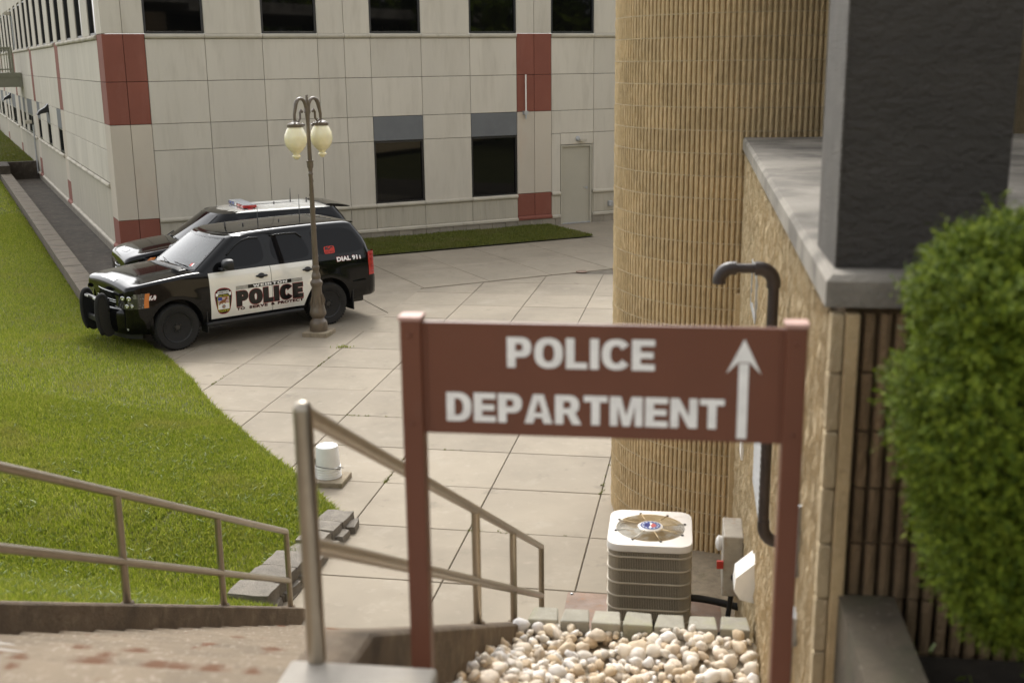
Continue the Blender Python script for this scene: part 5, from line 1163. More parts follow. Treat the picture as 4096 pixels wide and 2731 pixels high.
def wrap(path, zs, off=0.):
    """vertical skin that follows a plan path; zs: (z, extra outward)"""
    out = []
    for (z, e) in zs:
        row = []
        for i, (x, y) in enumerate(path):
            a, b = path[max(i-1, 0)], path[min(i+1, len(path)-1)]; t = np.array((b[0]-a[0], b[1]-a[1])); t /= max(np.hypot(*t), 1e-9); n = np.array((t[1], -t[0]))
            row.append((x+n[0]*(e+off), y+n[1]*(e+off), z))
        out.append(row)
    return out
def skin(name, rows, m, par, back=.02, sharp=40):
    mb = MB(); mb.grid(rows); return mb.build(name, m, par, True, sharp)

# ------------------------------------------------------------------ near vehicle: black and white patrol SUV
HX_, HY_ = -.7796, -.6262; ROT = math.atan2(HY_, HX_)
car = thing('police_suv', 'black and white police dog unit with push bar, nearest the lamp', 'car', (-3.967, 21.385, 0), ROT, 'parked police vehicles'); car.scale = (.985,)*3
def hood_bulge(x, y):
    if x < 2.3: return 0
    k = min((x-2.3)/.3, 1)*max(0, min((3.74-x)/.3, 1)); t = min(max((.60-abs(y))/.07, 0), 1); return .022*k*t*t*(3-2*t)
S1 = dict(xf=3.77, xr=-1.07, xft=2.5, ft=.035, rt=.035, wb=2.946, wr=.40, ar=.475, fl=.018, rf=.24, rr=.16, rw=.55, re=.06,
          side=[(.25, .90), (.42, .955), (.55, .985), (.75, 1.0), (.95, 1.0), (1.10, .992), (1.20, .97), (1.28, .94), (1.36, .91)],
          top=[(-1.07, 1.27), (1.9, 1.275), (2.35, 1.285), (2.6, 1.285), (3.0, 1.255), (3.4, 1.218), (3.58, 1.197), (3.70, 1.175), (3.75, 1.145), (3.765, 1.11), (3.77, 1.06)],
          bot=[(-1.07, .52), (-.6, .42), (.5, .40), (2.4, .40), (3.2, .42), (3.77, .48)], crown=lambda x: .045 if x > 2.3 else .02, bulge=hood_bulge,
          gw=[(1.20, .962), (1.82, .785), (2.5, .785)], gf=[(1.20, 2.78), (1.82, 1.93)], gr=[(1.20, -1.06), (1.5, -1.0), (1.82, -.78)], grc=.13, bow=.16, gz=1.82,
          glev=[1.22, 1.30, 1.42, 1.55, 1.68, 1.77, 1.82], roof=[(.02, .028), (.05, .05), (.09, .062), (.16, .072), (.30, .083), (.5, .090), (.68, .093)], sag=lambda x: -.012*((x-.3)/1.0)**2)
c1 = Car(S1); c1.shell('body', M['black'], car)
cab = c1.house('cabin', M['black'], car)
# window openings are dark glass set on the cabin; the windscreen opening is cut so that the interior shows
cut = MB(); zc = np.linspace(1.325, 1.785, 8)
yw = lambda z: c1.gw(z)-.115
Pf = [[(c1.front_pt(t*yw(z), z)[0]+.12, t*yw(z), z+.07) for t in np.linspace(-1, 1, 13)] for z in zc]; Pb = [[(c1.front_pt(t*yw(z), z)[0]-.30, t*yw(z), z-.17) for t in np.linspace(-1, 1, 13)] for z in zc]
na_, nb_ = len(Pf), len(Pf[0]); cut.grid(Pf); cut.grid(Pb); K = na_*nb_
rim = [i*nb_ for i in range(na_)] + [(na_-1)*nb_+j for j in range(1, nb_)] + [i*nb_+nb_-1 for i in range(na_-2, -1, -1)] + list(range(nb_-2, 0, -1))
cut.F += [(rim[i], rim[(i+1) % len(rim)], K+rim[(i+1) % len(rim)], K+rim[i]) for i in range(len(rim))]
def solid_cabin(me):
    """close the cabin below so that it can be cut"""
    bm = bmesh.new(); bm.from_mesh(me); ed = [e for e in bm.edges if e.is_boundary]; bmesh.ops.holes_fill(bm, edges=ed, sides=0); bmesh.ops.recalc_face_normals(bm, faces=bm.faces); bm.to_mesh(me); bm.free(); return me
def fixn(mb):
    me = mb.mesh('c'); bm = bmesh.new(); bm.from_mesh(me); bmesh.ops.recalc_face_normals(bm, faces=bm.faces); bm.to_mesh(me); bm.free(); return me
cab = boolean_cut(solid_cabin(cab), fixn(cut)); cab.polygons.foreach_set('use_smooth', [True]*len(cab.polygons)); cab.set_sharp_from_angle(angle=R(40)); cab.materials.clear(); cab.materials.append(M['black']); cab.materials.append(M['interior'])
for p in cab.polygons:
    c = p.center
    if c.z < 1.81 and abs(c.y) < c1.gw(min(max(c.z, 1.2), 1.82))-.09 and c.x < c1.front_pt(c.y, min(max(c.z, 1.2), 1.82))[0]-.03 and c.x > 1.2: p.material_index = 1
obj('cabin', cab, None, car)
ws = MB(); ws.grid([[c1.front_pt(t*(c1.gw(z)-.10), z, .006) for t in np.linspace(-1, 1, 17)] for z in np.linspace(1.315, 1.797, 10)]); wso = ws.build('windscreen', M['screen'], car, True)
bd = MB()                                             # black border of the screen
for t0, t1, za, zb_ in ((-1, -.95, 1.315, 1.797), (.95, 1, 1.315, 1.797), (-1, 1, 1.77, 1.797), (-1, 1, 1.315, 1.335)):
    bd.grid([[c1.front_pt(t*(c1.gw(z)-.10), z, .0085) for t in np.linspace(t0, t1, 9)] for z in np.linspace(za, zb_, 6)])
bd.build('screen_border', M['dblack'], wso, True)
stk = MB(); stk.grid([[c1.front_pt(y, z, .0095) for y in (.60, .68)] for z in (1.36, 1.40)]); stk.build('sticker', M['stickred'], wso); stk = MB(); stk.grid([[c1.front_pt(y, z, .0098) for y in (.65, .685)] for z in (1.362, 1.398)]); stk.build('sticker', M['dwhite'], wso)
ds = MB(); ds.box(1.95, 2.45, -.80, .80, 1.20, 1.285, None, .03); ds.build('dashboard', M['interior'], car)
for yy in (-.38, .38):
    se = MB(); se.box(1.30, 1.44, yy-.24, yy+.24, 1.1, 1.58, None, .05); se.box(1.32, 1.40, yy-.13, yy+.13, 1.56, 1.74, None, .03); se.build('seat', M['interior'], car, True, 50)
stw = MB(); stw.tube([(2.0+.06*math.sin(t), .38+.19*math.cos(t), 1.30+.17*math.sin(t)) for t in np.linspace(0, 2*math.pi, 20, endpoint=False)], .016, 6, closed=True); stw.build('steering_wheel', M['dash'], car, True)
rm = MB(); rm.box(1.86, 1.89, -.13, .13, 1.66, 1.73, None, .012); rm.build('rear_view_mirror', M['dash'], car)
# side glass
GL = [[(2.12, 1.305), (1.22, 1.295), (1.23, 1.66), (1.29, 1.76), (1.52, 1.765), (1.78, 1.66)], [(1.07, 1.295), (.38, 1.302), (.30, 1.40), (.40, 1.66), (.48, 1.765), (1.06, 1.768)], [(.08, 1.312), (-.84, 1.302), (-.80, 1.46), (-.60, 1.77), (.18, 1.785), (.25, 1.72), (.10, 1.42)]]
for sg in (1, -1):
    for i, poly in enumerate(GL):
        g = c1.side_glass('side_window', poly, M['carglass'], car, sg=sg)
        if i < 2:
            v = MB(); tp = [(1.92, 1.52), (1.75, 1.66), (1.60, 1.735), (1.45, 1.765), (1.27, 1.752)] if i == 0 else [(1.04, 1.765), (.75, 1.772), (.52, 1.762), (.42, 1.68)]
            Pn = []
            for k in range(len(tp)-1):
                for t in np.linspace(0, 1, 5)[:-1 if k < len(tp)-2 else None]: Pn.append((tp[k][0]*(1-t)+tp[k+1][0]*t, tp[k][1]*(1-t)+tp[k+1][1]*t))
            v.tube([(x, sg*(c1.gw(z)+.012), z) for x, z in Pn], .017, 8); v.build('rain_visor', M['black'], g, True)
# white doors
arcx = lambda z: math.sqrt(max(.515**2-(z-.415)**2, 0)) if z < .90 else 0
zr = np.linspace(.445, 1.252, 14)
def rear_edge(z):
    return float(np.interp(z, [.44, .55, .65, .75, .85, .95, 1.05, 1.25], [.515, .475, .42, .36, .295, .245, .225, .24]))
front_edge = lambda z: 2.15-.10*max(0, (z-.95)/.22)*0
for sg in (1, -1):
    fd = c1.side_panel('front_door', [(z, 1.150, 2.325) for z in zr], M['carwhite'], car, sg=sg)
    rd = c1.side_panel('rear_door', [(z, rear_edge(z), 1.140) for z in zr], M['carwhite'], car, sg=sg)
    for d, hx in ((fd, 1.32), (rd, .39)):
        yb = c1.W(hx, 1.10)
        cup = MB(); cup.lathe([(.001, .004), (.055, .004), (.06, 0)], 18, fn=lambda a, b, c: (hx+.02+a*1.15, sg*(yb+.007+c), 1.100+b*.85), cap=False); cup.build('handle_cup', M['trim'], d, True)
        hd = MB(); hd.tube([(hx-.09, sg*(yb+.016), 1.097), (hx-.07, sg*(yb+.034), 1.101), (hx+.10, sg*(yb+.034), 1.105), (hx+.125, sg*(yb+.014), 1.105)], [.014, .019, .019, .013], 8); hd.build('handle', M['trim'], d, True, 50)
    # cabin door seams
    for xs in (1.145, .20):
        sm = MB(); sm.tube([(xs+ (0.02 if z > 1.6 else 0), sg*(c1.gw(z)+.0005), z) for z in np.linspace(1.25, 1.81, 8)], .0035, 5); sm.build('door_seam', M['dblack'], car)
    # running board, mud flaps, mirror
    rb_ = MB(); rb_.box(.55, 2.44, min(sg*.86, sg*1.06), max(sg*.86, sg*1.06), .345, .405, None, .018); rb_.build('running_board', M['trim'], car, True, 50)
    for xx in (-.52, 2.41):
        mf = MB(); mf.box(xx-.012, xx+.012, min(sg*.74, sg*1.01), max(sg*.74, sg*1.01), .22, .60, None, .004); mf.build('mud_flap', M['trim'], car)
    mi = MB(); f = lambda a, b, c: (1.80-.085*c*(1 if c > 0 else .35), sg*(1.115+.125*a), 1.335+.105*b)
    prof = [(1., -.9), (1.03, -.3), (1., .2), (.90, .6), (.62, .9), (.2, 1.05), (.01, 1.06)]
    P = [[f(r*np.sign(math.cos(t))*abs(math.cos(t))**.6, r*np.sign(math.sin(t))*abs(math.sin(t))**.6, -z) for t in np.linspace(0, 2*math.pi, 25)] for r, z in prof]
    mi = MB(); mi.grid([[ (2.02+.10*zv if zv > 0 else 2.02+.06*zv, sg*(1.13+.125*r*np.sign(math.cos(t))*abs(math.cos(t))**.6), 1.395+.095*r*np.sign(math.sin(t))*abs(math.sin(t))**.6) for t in np.linspace(0, 2*math.pi, 25)] for r, zv in prof]); mo_ = mi.build('mirror', M['trim'], car, True, 60)
    am = MB(); am.box(1.98, 2.12, min(sg*.92, sg*1.10), max(sg*.92, sg*1.10), 1.285, 1.325, None, .015); am.build('mirror_arm', M['trim'], mo_)
    gg = MB(); gg.box(1.962, 1.968, min(sg*1.01, sg*1.23), max(sg*1.01, sg*1.23), 1.32, 1.47); gg.build('mirror_glass', M['carglass'], mo_)
    # tail lamp wraps the rear corner
    path = [(x, sg*(c1.W(x, .95)+.012)) for x in np.linspace(-.90, -1.069, 12)]; path += [(-1.082, sg*(c1.W(-1.069, .95)-.02)), (-1.084, sg*(c1.W(-1.069, .95)-.10))]
    tl = MB(); tl.grid([[(x, y*(1 if z < 1.1 else .985), z) for x, y in path] for z in (.84, .9, 1.0, 1.1, 1.2, 1.285)]); tlo = tl.build('tail_lamp', M['redlens'], car, True)
    for z in (.90, 1.0, 1.11, 1.20):
        ql = MB(); ql.grid([[(x, sg*(abs(y)+.003), zz) for x, y in path[4:9]] for zz in (z, z+.025)]); ql.build('lamp_segment', M['dred'], tlo, True)
    # chrome fender lip on the hood edge line
    hl = MB(); hl.tube([(x, sg*.575, c1.top(x)+.045*(1-(.575/.86)**2)+.012) for x in np.linspace(2.35, 3.45, 16)], .0035, 5); hl.build('hood_crease', M['black'], car, True)
    for cx_ in (0, 2.946): wheel(car, cx_, sg*.865, .40, sg)
# fuel filler and rear bumper
rbp = MB(); pth = [(-.54, .990), (-.8, .98), (-.97, .955), (-1.09, .875), (-1.15, .70), (-1.165, .35), (-1.17, 0)]; pth += [(x, -y) for x, y in pth[-2::-1]]
rbp.grid([[(x, y, z) for x, y in [(px*(1+k*0), py*k) for px, py in pth]] for z, k in ((.44, .94), (.48, .985), (.58, 1.0), (.74, 1.008), (.81, 1.0), (.84, .97), (.85, .90))]); rbp.build('rear_bumper', M['black'], car, True, 50)
# front bumper
fp = [(3.36, .985), (3.50, .965), (3.62, .92), (3.74, .83), (3.82, .68), (3.87, .45), (3.89, .2), (3.895, 0)]; fp += [(x, -y) for x, y in fp[-2::-1]]
fbz = ((.36, -.06, .95), (.42, -.02, .975), (.50, 0, .99), (.62, .005, 1.), (.72, .0, 1.0), (.77, -.02, .995), (.795, -.07, .97), (.80, -.13, .93))
fbm = MB(); fbm.grid([[(x+e*(x-3.2)/.7, y*k, z) for x, y in fp] for z, e, k in fbz]); fbo = fbm.build('front_bumper', M['black'], car, True, 50)
vl = MB(); vl.grid([[(x-.10, y*.93, z) for x, y in fp[2:-2]] for z in (.27, .38)]); vl.build('air_dam', M['trim'], fbo, True)
for sg in (1, -1):
    fg = MB(); fg.lathe([(.001, .02), (.035, .015), (.045, 0)], 14, fn=lambda a, b, c: (3.735+c+.0*a, sg*.80+a*.8, .475+b), cap=False); fg.build('fog_lamp', M['clearlens'], fbo, True)
    tk = MB(); tk.box(3.84, 3.86, min(sg*.2, sg*.5), max(sg*.2, sg*.5), .62, .64); tk.build('bumper_slot', M['trim'], fbo)
# grille
gf_ = lambda y, z, o=0.: (3.785+o-.05*(y/.55)**2-.10*max(0, z-.93), y, z)
gr = MB(); gr.grid([[gf_(y, z) for y in np.linspace(-.56, .56, 15)] for z in (.73, .83, .93, 1.03)]); gro = gr.build('grille', M['trim'], car, True)
ms = MB()
for k in range(38):
    y = -.54+k*.0292; ms.tube([gf_(y, .74, .006), gf_(y+.06 if y < .48 else y, .86, .006)], .004, 4)
    ms.tube([gf_(y, .90, .006), gf_(y+.06 if y < .48 else y, 1.015, .006)], .004, 4)
ms.build('mesh', M['rim'], gro)
for (z, r) in ((.73, .010), (.866, .010), (.902, .010), (1.03, .011)):
    cb_ = MB(); cb_.tube([gf_(y, z, .012) for y in np.linspace(-.57, .57, 17)], r*.55, 6); cb_.build('chrome_bar', M['chrome'], gro, True)
for y in (-.57, .57):
    cb_ = MB(); cb_.tube([gf_(y, z, .012) for z in (.73, .88, 1.03)], .006, 6); cb_.build('chrome_bar', M['chrome'], gro, True)
em = MB(); em.prism([(y, z+.03) for y, z in ((-.13, .832), (-.035, .832), (-.035, .80), (.035, .80), (.035, .832), (.13, .832), (.11, .878), (.035, .878), (.035, .91), (-.035, .91), (-.035, .878), (-.11, .878))], 0, 3.79, 3.82); em.build('emblem', M['trim'], gro)
# headlamps wrap the front corners
for sg in (1, -1):
    path = [(3.70, sg*.60)] + [(x, sg*(c1.W(x, .9)+.010)) for x in (3.757, 3.745, 3.73, 3.70, 3.66, 3.61, 3.55, 3.49)]
    path = [(3.786, sg*.575), (3.785, sg*.66), (3.783, sg*.75), (3.780, sg*.81)] + [(x, sg*(c1.W(x, .94)+.012)) for x in (3.768, 3.75, 3.71, 3.65, 3.58, 3.50, 3.42)]
    hm = MB(); hm.grid([[(x-.03*max(0, (z-.9)/.15), y*(1-.0*z), z) for x, y in path] for z in (.81, .86, .94, 1.02, 1.06)]); ho = hm.build('headlamp', M['lens'], car, True)
    am_ = MB(); am_.grid([[(x-.03*max(0, (z-.9)/.15)+.003, sg*(abs(y)+.005), z) for x, y in path[-2:]] for z in (.815, .92, 1.055)]); am_.build('amber_marker', M['amber'], ho, True)
    for (px_, py_, zz_, rr_) in ((3.785, .80, .99, .040), (3.725, c1.W(3.725, .98)+.014, .99, .042), (3.755, c1.W(3.755, .86)+.014, .865, .036), (3.69, c1.W(3.69, .86)+.014, .865, .03)):
        bl_ = MB(); bl_.lathe([(.001, .003), (rr_*.45, .010), (rr_*.8, .012), (rr_, .004)], 14, fn=lambda a, b, c: (px_+c*.77-.64*a, sg*(py_+.77*a+.64*c), zz_+b), cap=False); bl_.build('reflector', M['chrome'], ho, True)
# push bar
pb = bpy.data.objects.new('push_bar', None); link(pb, car); pb.location = (0, 0, 0)
for yy in (-.36, .36):
    poly = round_poly([(3.80, .33), (3.96, .27), (4.07, .45), (4.09, .80), (4.05, .98), (3.97, 1.02), (3.92, .95), (3.89, .75), (3.84, .52)], 2)
    u_ = MB(); u_.prism(poly, 1, yy-.03, yy+.03); u_.build('upright', M['trim'], pb, True, 50)
    ru = MB(); ru.tube([(x, yy, z) for x, z in poly[4:-8]], .040, 8); ru.build('rubber_edge', M['tyre'], pb, True)
for z, h, dx in ((.93, .05, -.06), (.56, .10, -.08)):
    cbx = MB(); cbx.box(4.04+dx, 4.10+dx, -.33, .33, z-h/2, z+h/2, None, .012); cbo = cbx.build('cross_bar', M['trim'], pb)
    if z > .9:
        for yy in (-.2, .2):
            lt = MB(); lt.box(4.04, 4.052, yy-.075, yy+.075, z-.018, z+.022, None, .004); lt.build('lamp', M['clearlens'], cbo)
# hood, cowl, wipers, roof pieces
def hoodz(c, x, y):
    P = c.section(min(x, c.S['xf']-1e-3)); P = sorted(P[-11:]); return float(np.interp(abs(y), [p[0] for p in P], [p[1] for p in P]))
cw = MB(); cw.grid([[(2.80-.02*k-.16*(y/.85)**2, y, hoodz(c1, 2.80-.02*k-.16*(y/.85)**2, y)+.006+k*.001) for y in np.linspace(-.66, .66, 15)] for k in range(0, 7)]); cwo = cw.build('cowl', M['trim'], car, True)
for k in range(4):
    cs_ = MB(); cs_.tube([(2.785-.03*k-.16*(y/.85)**2, y, hoodz(c1, 2.785-.03*k-.16*(y/.85)**2, y)+.010) for y in np.linspace(-.63, .63, 14)], .005, 5); cs_.build('cowl_slat', M['dblack'], cwo, True)
for y0, y1 in ((.62, .12), (-.02, -.48)):
    wp = MB(); p0_, p1_ = np.array(c1.front_pt(y0, 1.315, .02)), np.array(c1.front_pt((y0+y1)/2, 1.352, .022)); wp.tube([p0_+np.array([.06, 0, 0]), p1_], .010, 6); wp.tube([c1.front_pt(y0*.98, 1.345, .018), c1.front_pt(y1, 1.375, .018)], .008, 6); wp.build('wiper', M['dblack'], car, True)
for yy in (-.62, .62):
    rr2 = MB(); zt = lambda x: 1.82+.050+.008-.012*((x-.3)/1.0)**2; rr2.tube([(1.35, yy, zt(1.35)-.03), (1.22, yy, zt(1.22)), (.3, yy, zt(.3)), (-.4, yy, zt(-.4)), (-.52, yy, zt(-.52)-.035)], .013, 8); rr2.build('roof_rail', M['chrome'], car, True)
for yy in (-.42, -.2, .02, .24, .42):
    rs = MB(); rs.tube([(x, yy, 1.82+.084-.012*((x-.3)/1.0)**2 - .014*abs(yy)) for x in np.linspace(-.45, 1.25, 9)], .009, 5); rs.build('roof_rib', M['black'], car, True)
for (x, y, h, t) in ((1.55, .1, .07, .016), (1.2, .1, .02, .015), (.85, .0, .26, .004), (-.02, .0, .42, .0035), (.5, .15, .02, .012)):
    an_ = MB(); zb_ = 1.90-.012*((x-.3)/1.0)**2; an_.tube([(x, y, zb_), (x, y, zb_+.025), (x-.02*h, y, zb_+.03+h)], [max(t, .014), max(t, .012)*.8, t], 7); an_.build('antenna', M['trim'], car, True)
sp_ = MB(); sp_.prism(round_poly([(-.58, 1.845), (-.80, 1.838), (-.83, 1.805), (-.72, 1.80), (-.58, 1.81)], 1), 1, -.60, .60); sp_.build('roof_spoiler', M['black'], car, True, 50)
rg = MB(); rg.grid([[(lerp_tab(S1['gr'], z)-.006+.07*(y/c1.gw(z))**2, y, z) for y in np.linspace(-.62, .62, 9)] for z in (1.33, 1.55, 1.77)]); rg.build('rear_window', M['carglass'], car, True)
ex = MB(); ex.box(-1.0, 3.5, -.6, .6, .26, .42, None, .03); ex.build('chassis', M['trim'], car)

# --- lettering on the near side (left side of the car; text runs from front to rear)
def side_fn(off): return lambda s_, z: (2.325-s_, c1.W(2.325-s_, z)+off, z)     # s_: distance back from the front door edge
L0 = .478; L1 = 1.79                                  # lettering extent along the doors
def quad_decal(name, s0, s1, z0, z1, off, m, par, fn=None):
    f = fn or side_fn(off); mb = MB(); mb.grid([[f(s0+(s1-s0)*k/8, z0+(z1-z0)*q/3) for k in range(9)] for q in range(4)]); return mb.build(name, m, par)
ltr = bpy.data.objects.new('door_lettering', None); link(ltr, car)
text_obj('police_outline', 'POLICE', (L0-.009, L1+.009, .598, .892), side_fn(.0085), M['dred'], ltr, bold=(.33, .05, .022), cuts=3)
text_obj('police_letters', 'POLICE', (L0, L1, .607, .883), side_fn(.0105), M['dblack'], ltr, bold=(.33, .05, .0), cuts=3)
quad_decal('name_bar', L0+.23, L1-.22, .908, .974, .0085, M['dblack'], ltr)
for k in range(4):
    for a, b in ((L0, L0+.225), (L1-.215, L1)): quad_decal('stripe', a, b, .910+k*.0175, .918+k*.0175, .0085, M['dblack'], ltr)
text_obj('name_letters', 'WEIRTON', (L0+.33, L1-.31, .918, .964), side_fn(.0105), M['dwhite'], ltr, bold=(.27, .14))
LW_ = L1-L0
for wd_, q0, q1 in (('TO', 0, .115), ('SERVE', .185, .455), ('&', .505, .57), ('PROTECT', .61, 1.)):
    x0_, x1_ = L0+LW_*q0, L0+LW_*q1
    text_obj('motto_outline', wd_, (x0_-.003, x1_+.003, .537, .592), side_fn(.0085), M['dred'], ltr, bold=.06, spacing=1.1)
    text_obj('motto_letters', wd_, (x0_, x1_, .541, .588), side_fn(.0105), M['dblack'], ltr, bold=.03, spacing=1.14)
# badge on the front door
bg_ = bpy.data.objects.new('door_badge', None); link(bg_, car)
def shield(name, k, off, m, zc=.75, sc0=.235):
    pts = [(-.165, .11), (-.150, .17), (-.10, .215), (0, .235), (.10, .215), (.150, .17), (.165, .11), (.150, -.02), (.125, -.14), (.105, -.20), (.05, -.235), (0, -.24), (-.05, -.235), (-.105, -.20), (-.125, -.14), (-.150, -.02)]
    P = round_poly([(x*k, z*k) for x, z in pts], 1); f = side_fn(off); V = [f(sc0+x, zc+z) for x, z in P]; mb = MB(); n = len(V); c = f(sc0, zc); mb.add(V+[c], [(i, (i+1) % n, n) for i in range(n)]); mb.build(name, m, bg_)
shield('badge_border', 1., .0085, M['dred']); shield('badge_field', .93, .0105, M['dblack'])
f = lambda o: (lambda s_, z: side_fn(o)(.235+s_, .75+z))
quad_decal('ribbon', -.105, .105, .125, .175, 0, M['dwhite'], bg_, f(.0125)); quad_decal('ribbon_tail', -.145, -.10, .09, .145, 0, M['dwhite'], bg_, f(.0122)); quad_decal('ribbon_tail', .10, .145, .09, .145, 0, M['dwhite'], bg_, f(.0122))
text_obj('badge_text', 'WEIRTON', (-.095, .095, .136, .166), f(.0142), M['dblack'], bg_, bold=.03); text_obj('badge_text', 'WEST VIRGINIA', (-.085, .085, .088, .108), f(.0125), M['dyellow'], bg_); text_obj('badge_text', 'POLICE K9', (-.095, .095, -.195, -.165), f(.0125), M['dyellow'], bg_, bold=.02)
quad_decal('badge_frame', -.115, .105, -.155, .078, 0, M['dyellow'], bg_, f(.0115)); quad_decal('flag_field', -.109, .099, -.045, .072, 0, M['dwhite'], bg_, f(.0125)); quad_decal('seal_field', -.109, .099, -.148, -.05, 0, M['dwhite'], bg_, f(.0125))
for k in range(5): quad_decal('flag_stripe', -.109, .099, .060-k*.024, .072-k*.024, 0, M['dred'], bg_, f(.0135))
quad_decal('flag_canton', -.109, -.03, .012, .072, 0, M['dblue'], bg_, f(.0143))
dog = [(-.10, -.065), (-.07, -.06), (-.055, -.03), (-.04, -.05), (-.02, -.055), (-.03, -.03), (.0, -.02), (.02, -.045), (.035, -.045), (.03, -.015), (.045, .01), (.07, .035), (.075, .05), (.055, .06), (.045, .072), (.035, .055), (.01, .02), (-.04, .012), (-.075, -.005), (-.085, -.04)]
fd_ = f(.0152); bm = bmesh.new(); bm.faces.new([bm.verts.new(fd_(*p)) for p in dog]); bmesh.ops.triangulate(bm, faces=bm.faces); me = bpy.data.meshes.new('dog_emblem'); bm.to_mesh(me); bm.free(); obj('dog_emblem', me, M['dbrown'], bg_)
sd = MB(); c_ = f(.0145); sd.add([c_(-.035, .005), c_(.02, .012), c_(.01, -.012), c_(-.03, -.018)], [(0, 1, 2, 3)]); sd.build('dog_saddle', M['dblack'], bg_)
for r0, r1, m_ in ((.026, .034, M['dblack']), (.0, .02, M['dbrown'])):
    g_ = MB(); g_.grid([[c_(-.005+r*math.cos(t), -.10+r*math.sin(t)) for t in np.linspace(0, 6.2832, 17)] for r in (r0, r1)]); g_.build('seal', m_, bg_)
# fender, quarter panel, hood and glass lettering
fs = lambda o: (lambda s_, z: (s_*-1, c1.W(-s_, z)+o, z))
ftx = lambda x, o=.004: (lambda s_, z: (x-s_, c1.W(x-s_, z)+o, z))
text_obj('unit_outline', 'K-9', (0-.006, .125+.006, .922, 1.018), ftx(3.41, .006), M['dred'], car, bold=.10, cuts=2); text_obj('unit_letters', 'K-9', (0, .125, .929, 1.011), ftx(3.41, .008), M['dwhite'], car, bold=.06, cuts=2)
text_obj('dial_outline', 'DIAL 911', (-.006, .526, 1.155, 1.252), ftx(-.225, .006), M['dred'], car, bold=.08, spacing=1.05, cuts=2); text_obj('dial_letters', 'DIAL 911', (0, .52, 1.162, 1.245), ftx(-.225, .008), M['dwhite'], car, bold=.05, spacing=1.05, cuts=2)
gq = lambda o: (lambda s_, z: (.005-s_, c1.gw(z)+o, z))
stq = MB(); P_ = round_poly([(0, 1.325), (.225, 1.325), (.225, 1.46), (0, 1.46)], 2, .12); stq.add([gq(.006)(*p) for p in P_], [tuple(range(len(P_)))]); stq.build('window_sticker', M['stickred'], car)
text_obj('sticker_text', 'K-9', (.03, .195, 1.392, 1.448), gq(.0075), M['dblack'], car, bold=.08); text_obj('sticker_text', 'STAY BACK', (.025, .20, 1.338, 1.375), gq(.0075), M['dblack'], car, bold=.0)
hz = lambda x, y: c1.top(x)+(.045*(1-(y/.86)**2))+hood_bulge(x, y)
def hood_fn(s_, t_):                                  # s_: across (reads from the front), t_: up the hood
    y = -.31+s_; x = 3.735-t_; return (x, y, hoodz(c1, x, y)+.006)
text_obj('hood_lettering', 'WEIRTON POLICE', (0, .62, .0, .085), hood_fn, M['dwhite'], car, bold=.05, cuts=2)

# ------------------------------------------------------------------ far vehicle: rounder SUV with light bar
car2 = thing('police_suv', 'black police SUV with white roof and red and blue light bar, behind', 'car', (-4.79, 25.22, 0), R(-151.7), 'parked police vehicles')
def hb2(x, y):
    if x < 2.0: return 0
    k = min((x-2.0)/.4, 1)*min(max((3.72-x)/.3, 0), 1); t = min(max((.62-abs(y))/.12, 0), 1); return .018*k*t*t*(3-2*t)
S2 = dict(xf=3.80, xr=-1.08, xft=2.3, ft=.07, rt=.06, wb=2.86, wr=.37, ar=.43, fl=.02, rf=.40, rr=.25, rw=.6, re=.07,
          side=[(.25, .90), (.40, .95), (.6, .99), (.8, 1.0), (.95, .985), (1.05, .955), (1.15, .92)],
          top=[(-1.08, 1.12), (1.6, 1.12), (2.0, 1.13), (2.4, 1.12), (2.9, 1.085), (3.3, 1.03), (3.6, .97), (3.72, .92), (3.78, .86), (3.80, .79)],
          bot=[(-1.08, .45), (-.5, .38), (2.4, .36), (3.80, .34)], crown=lambda x: .035 if x > 1.9 else .02, bulge=hb2,
          gw=[(1.05, .93), (1.66, .72), (2.5, .72)], gf=[(1.05, 2.78), (1.66, 1.92)], gr=[(1.05, -1.10), (1.35, -1.04), (1.66, -.80)], grc=.20, bow=.22, gz=1.66,
          glev=[1.05, 1.15, 1.3, 1.45, 1.58, 1.66], roof=[(.03, .022), (.07, .036), (.12, .046), (.20, .054), (.34, .061), (.5, .065), (.62, .066)], sag=lambda x: -.05*max(0, (.0-x)/1.0)**2-.04*max(0, (x-1.0)/.8)**2)
c2 = Car(S2); c2.shell('body', M['black'], car2)
hm2 = c2.house('cabin', M['black'], car2); hm2.polygons.foreach_set('use_smooth', [True]*len(hm2.polygons)); hm2.set_sharp_from_angle(angle=R(45)); hm2.materials.append(M['black']); hm2.materials.append(M['carwhite'])
for p in hm2.polygons:
    c = p.center
    if c.z > 1.661 and -.62 < c.x < 1.62-.22*(c.y/.7)**2: p.material_index = 1
obj('cabin', hm2, None, car2)
ws2 = MB(); ws2.grid([[c2.front_pt(t*(c2.gw(z)-.13), z, .006) for t in np.linspace(-1, 1, 15)] for z in np.linspace(1.15, 1.63, 8)]); ws2.build('windscreen', M['carglass'], car2, True)
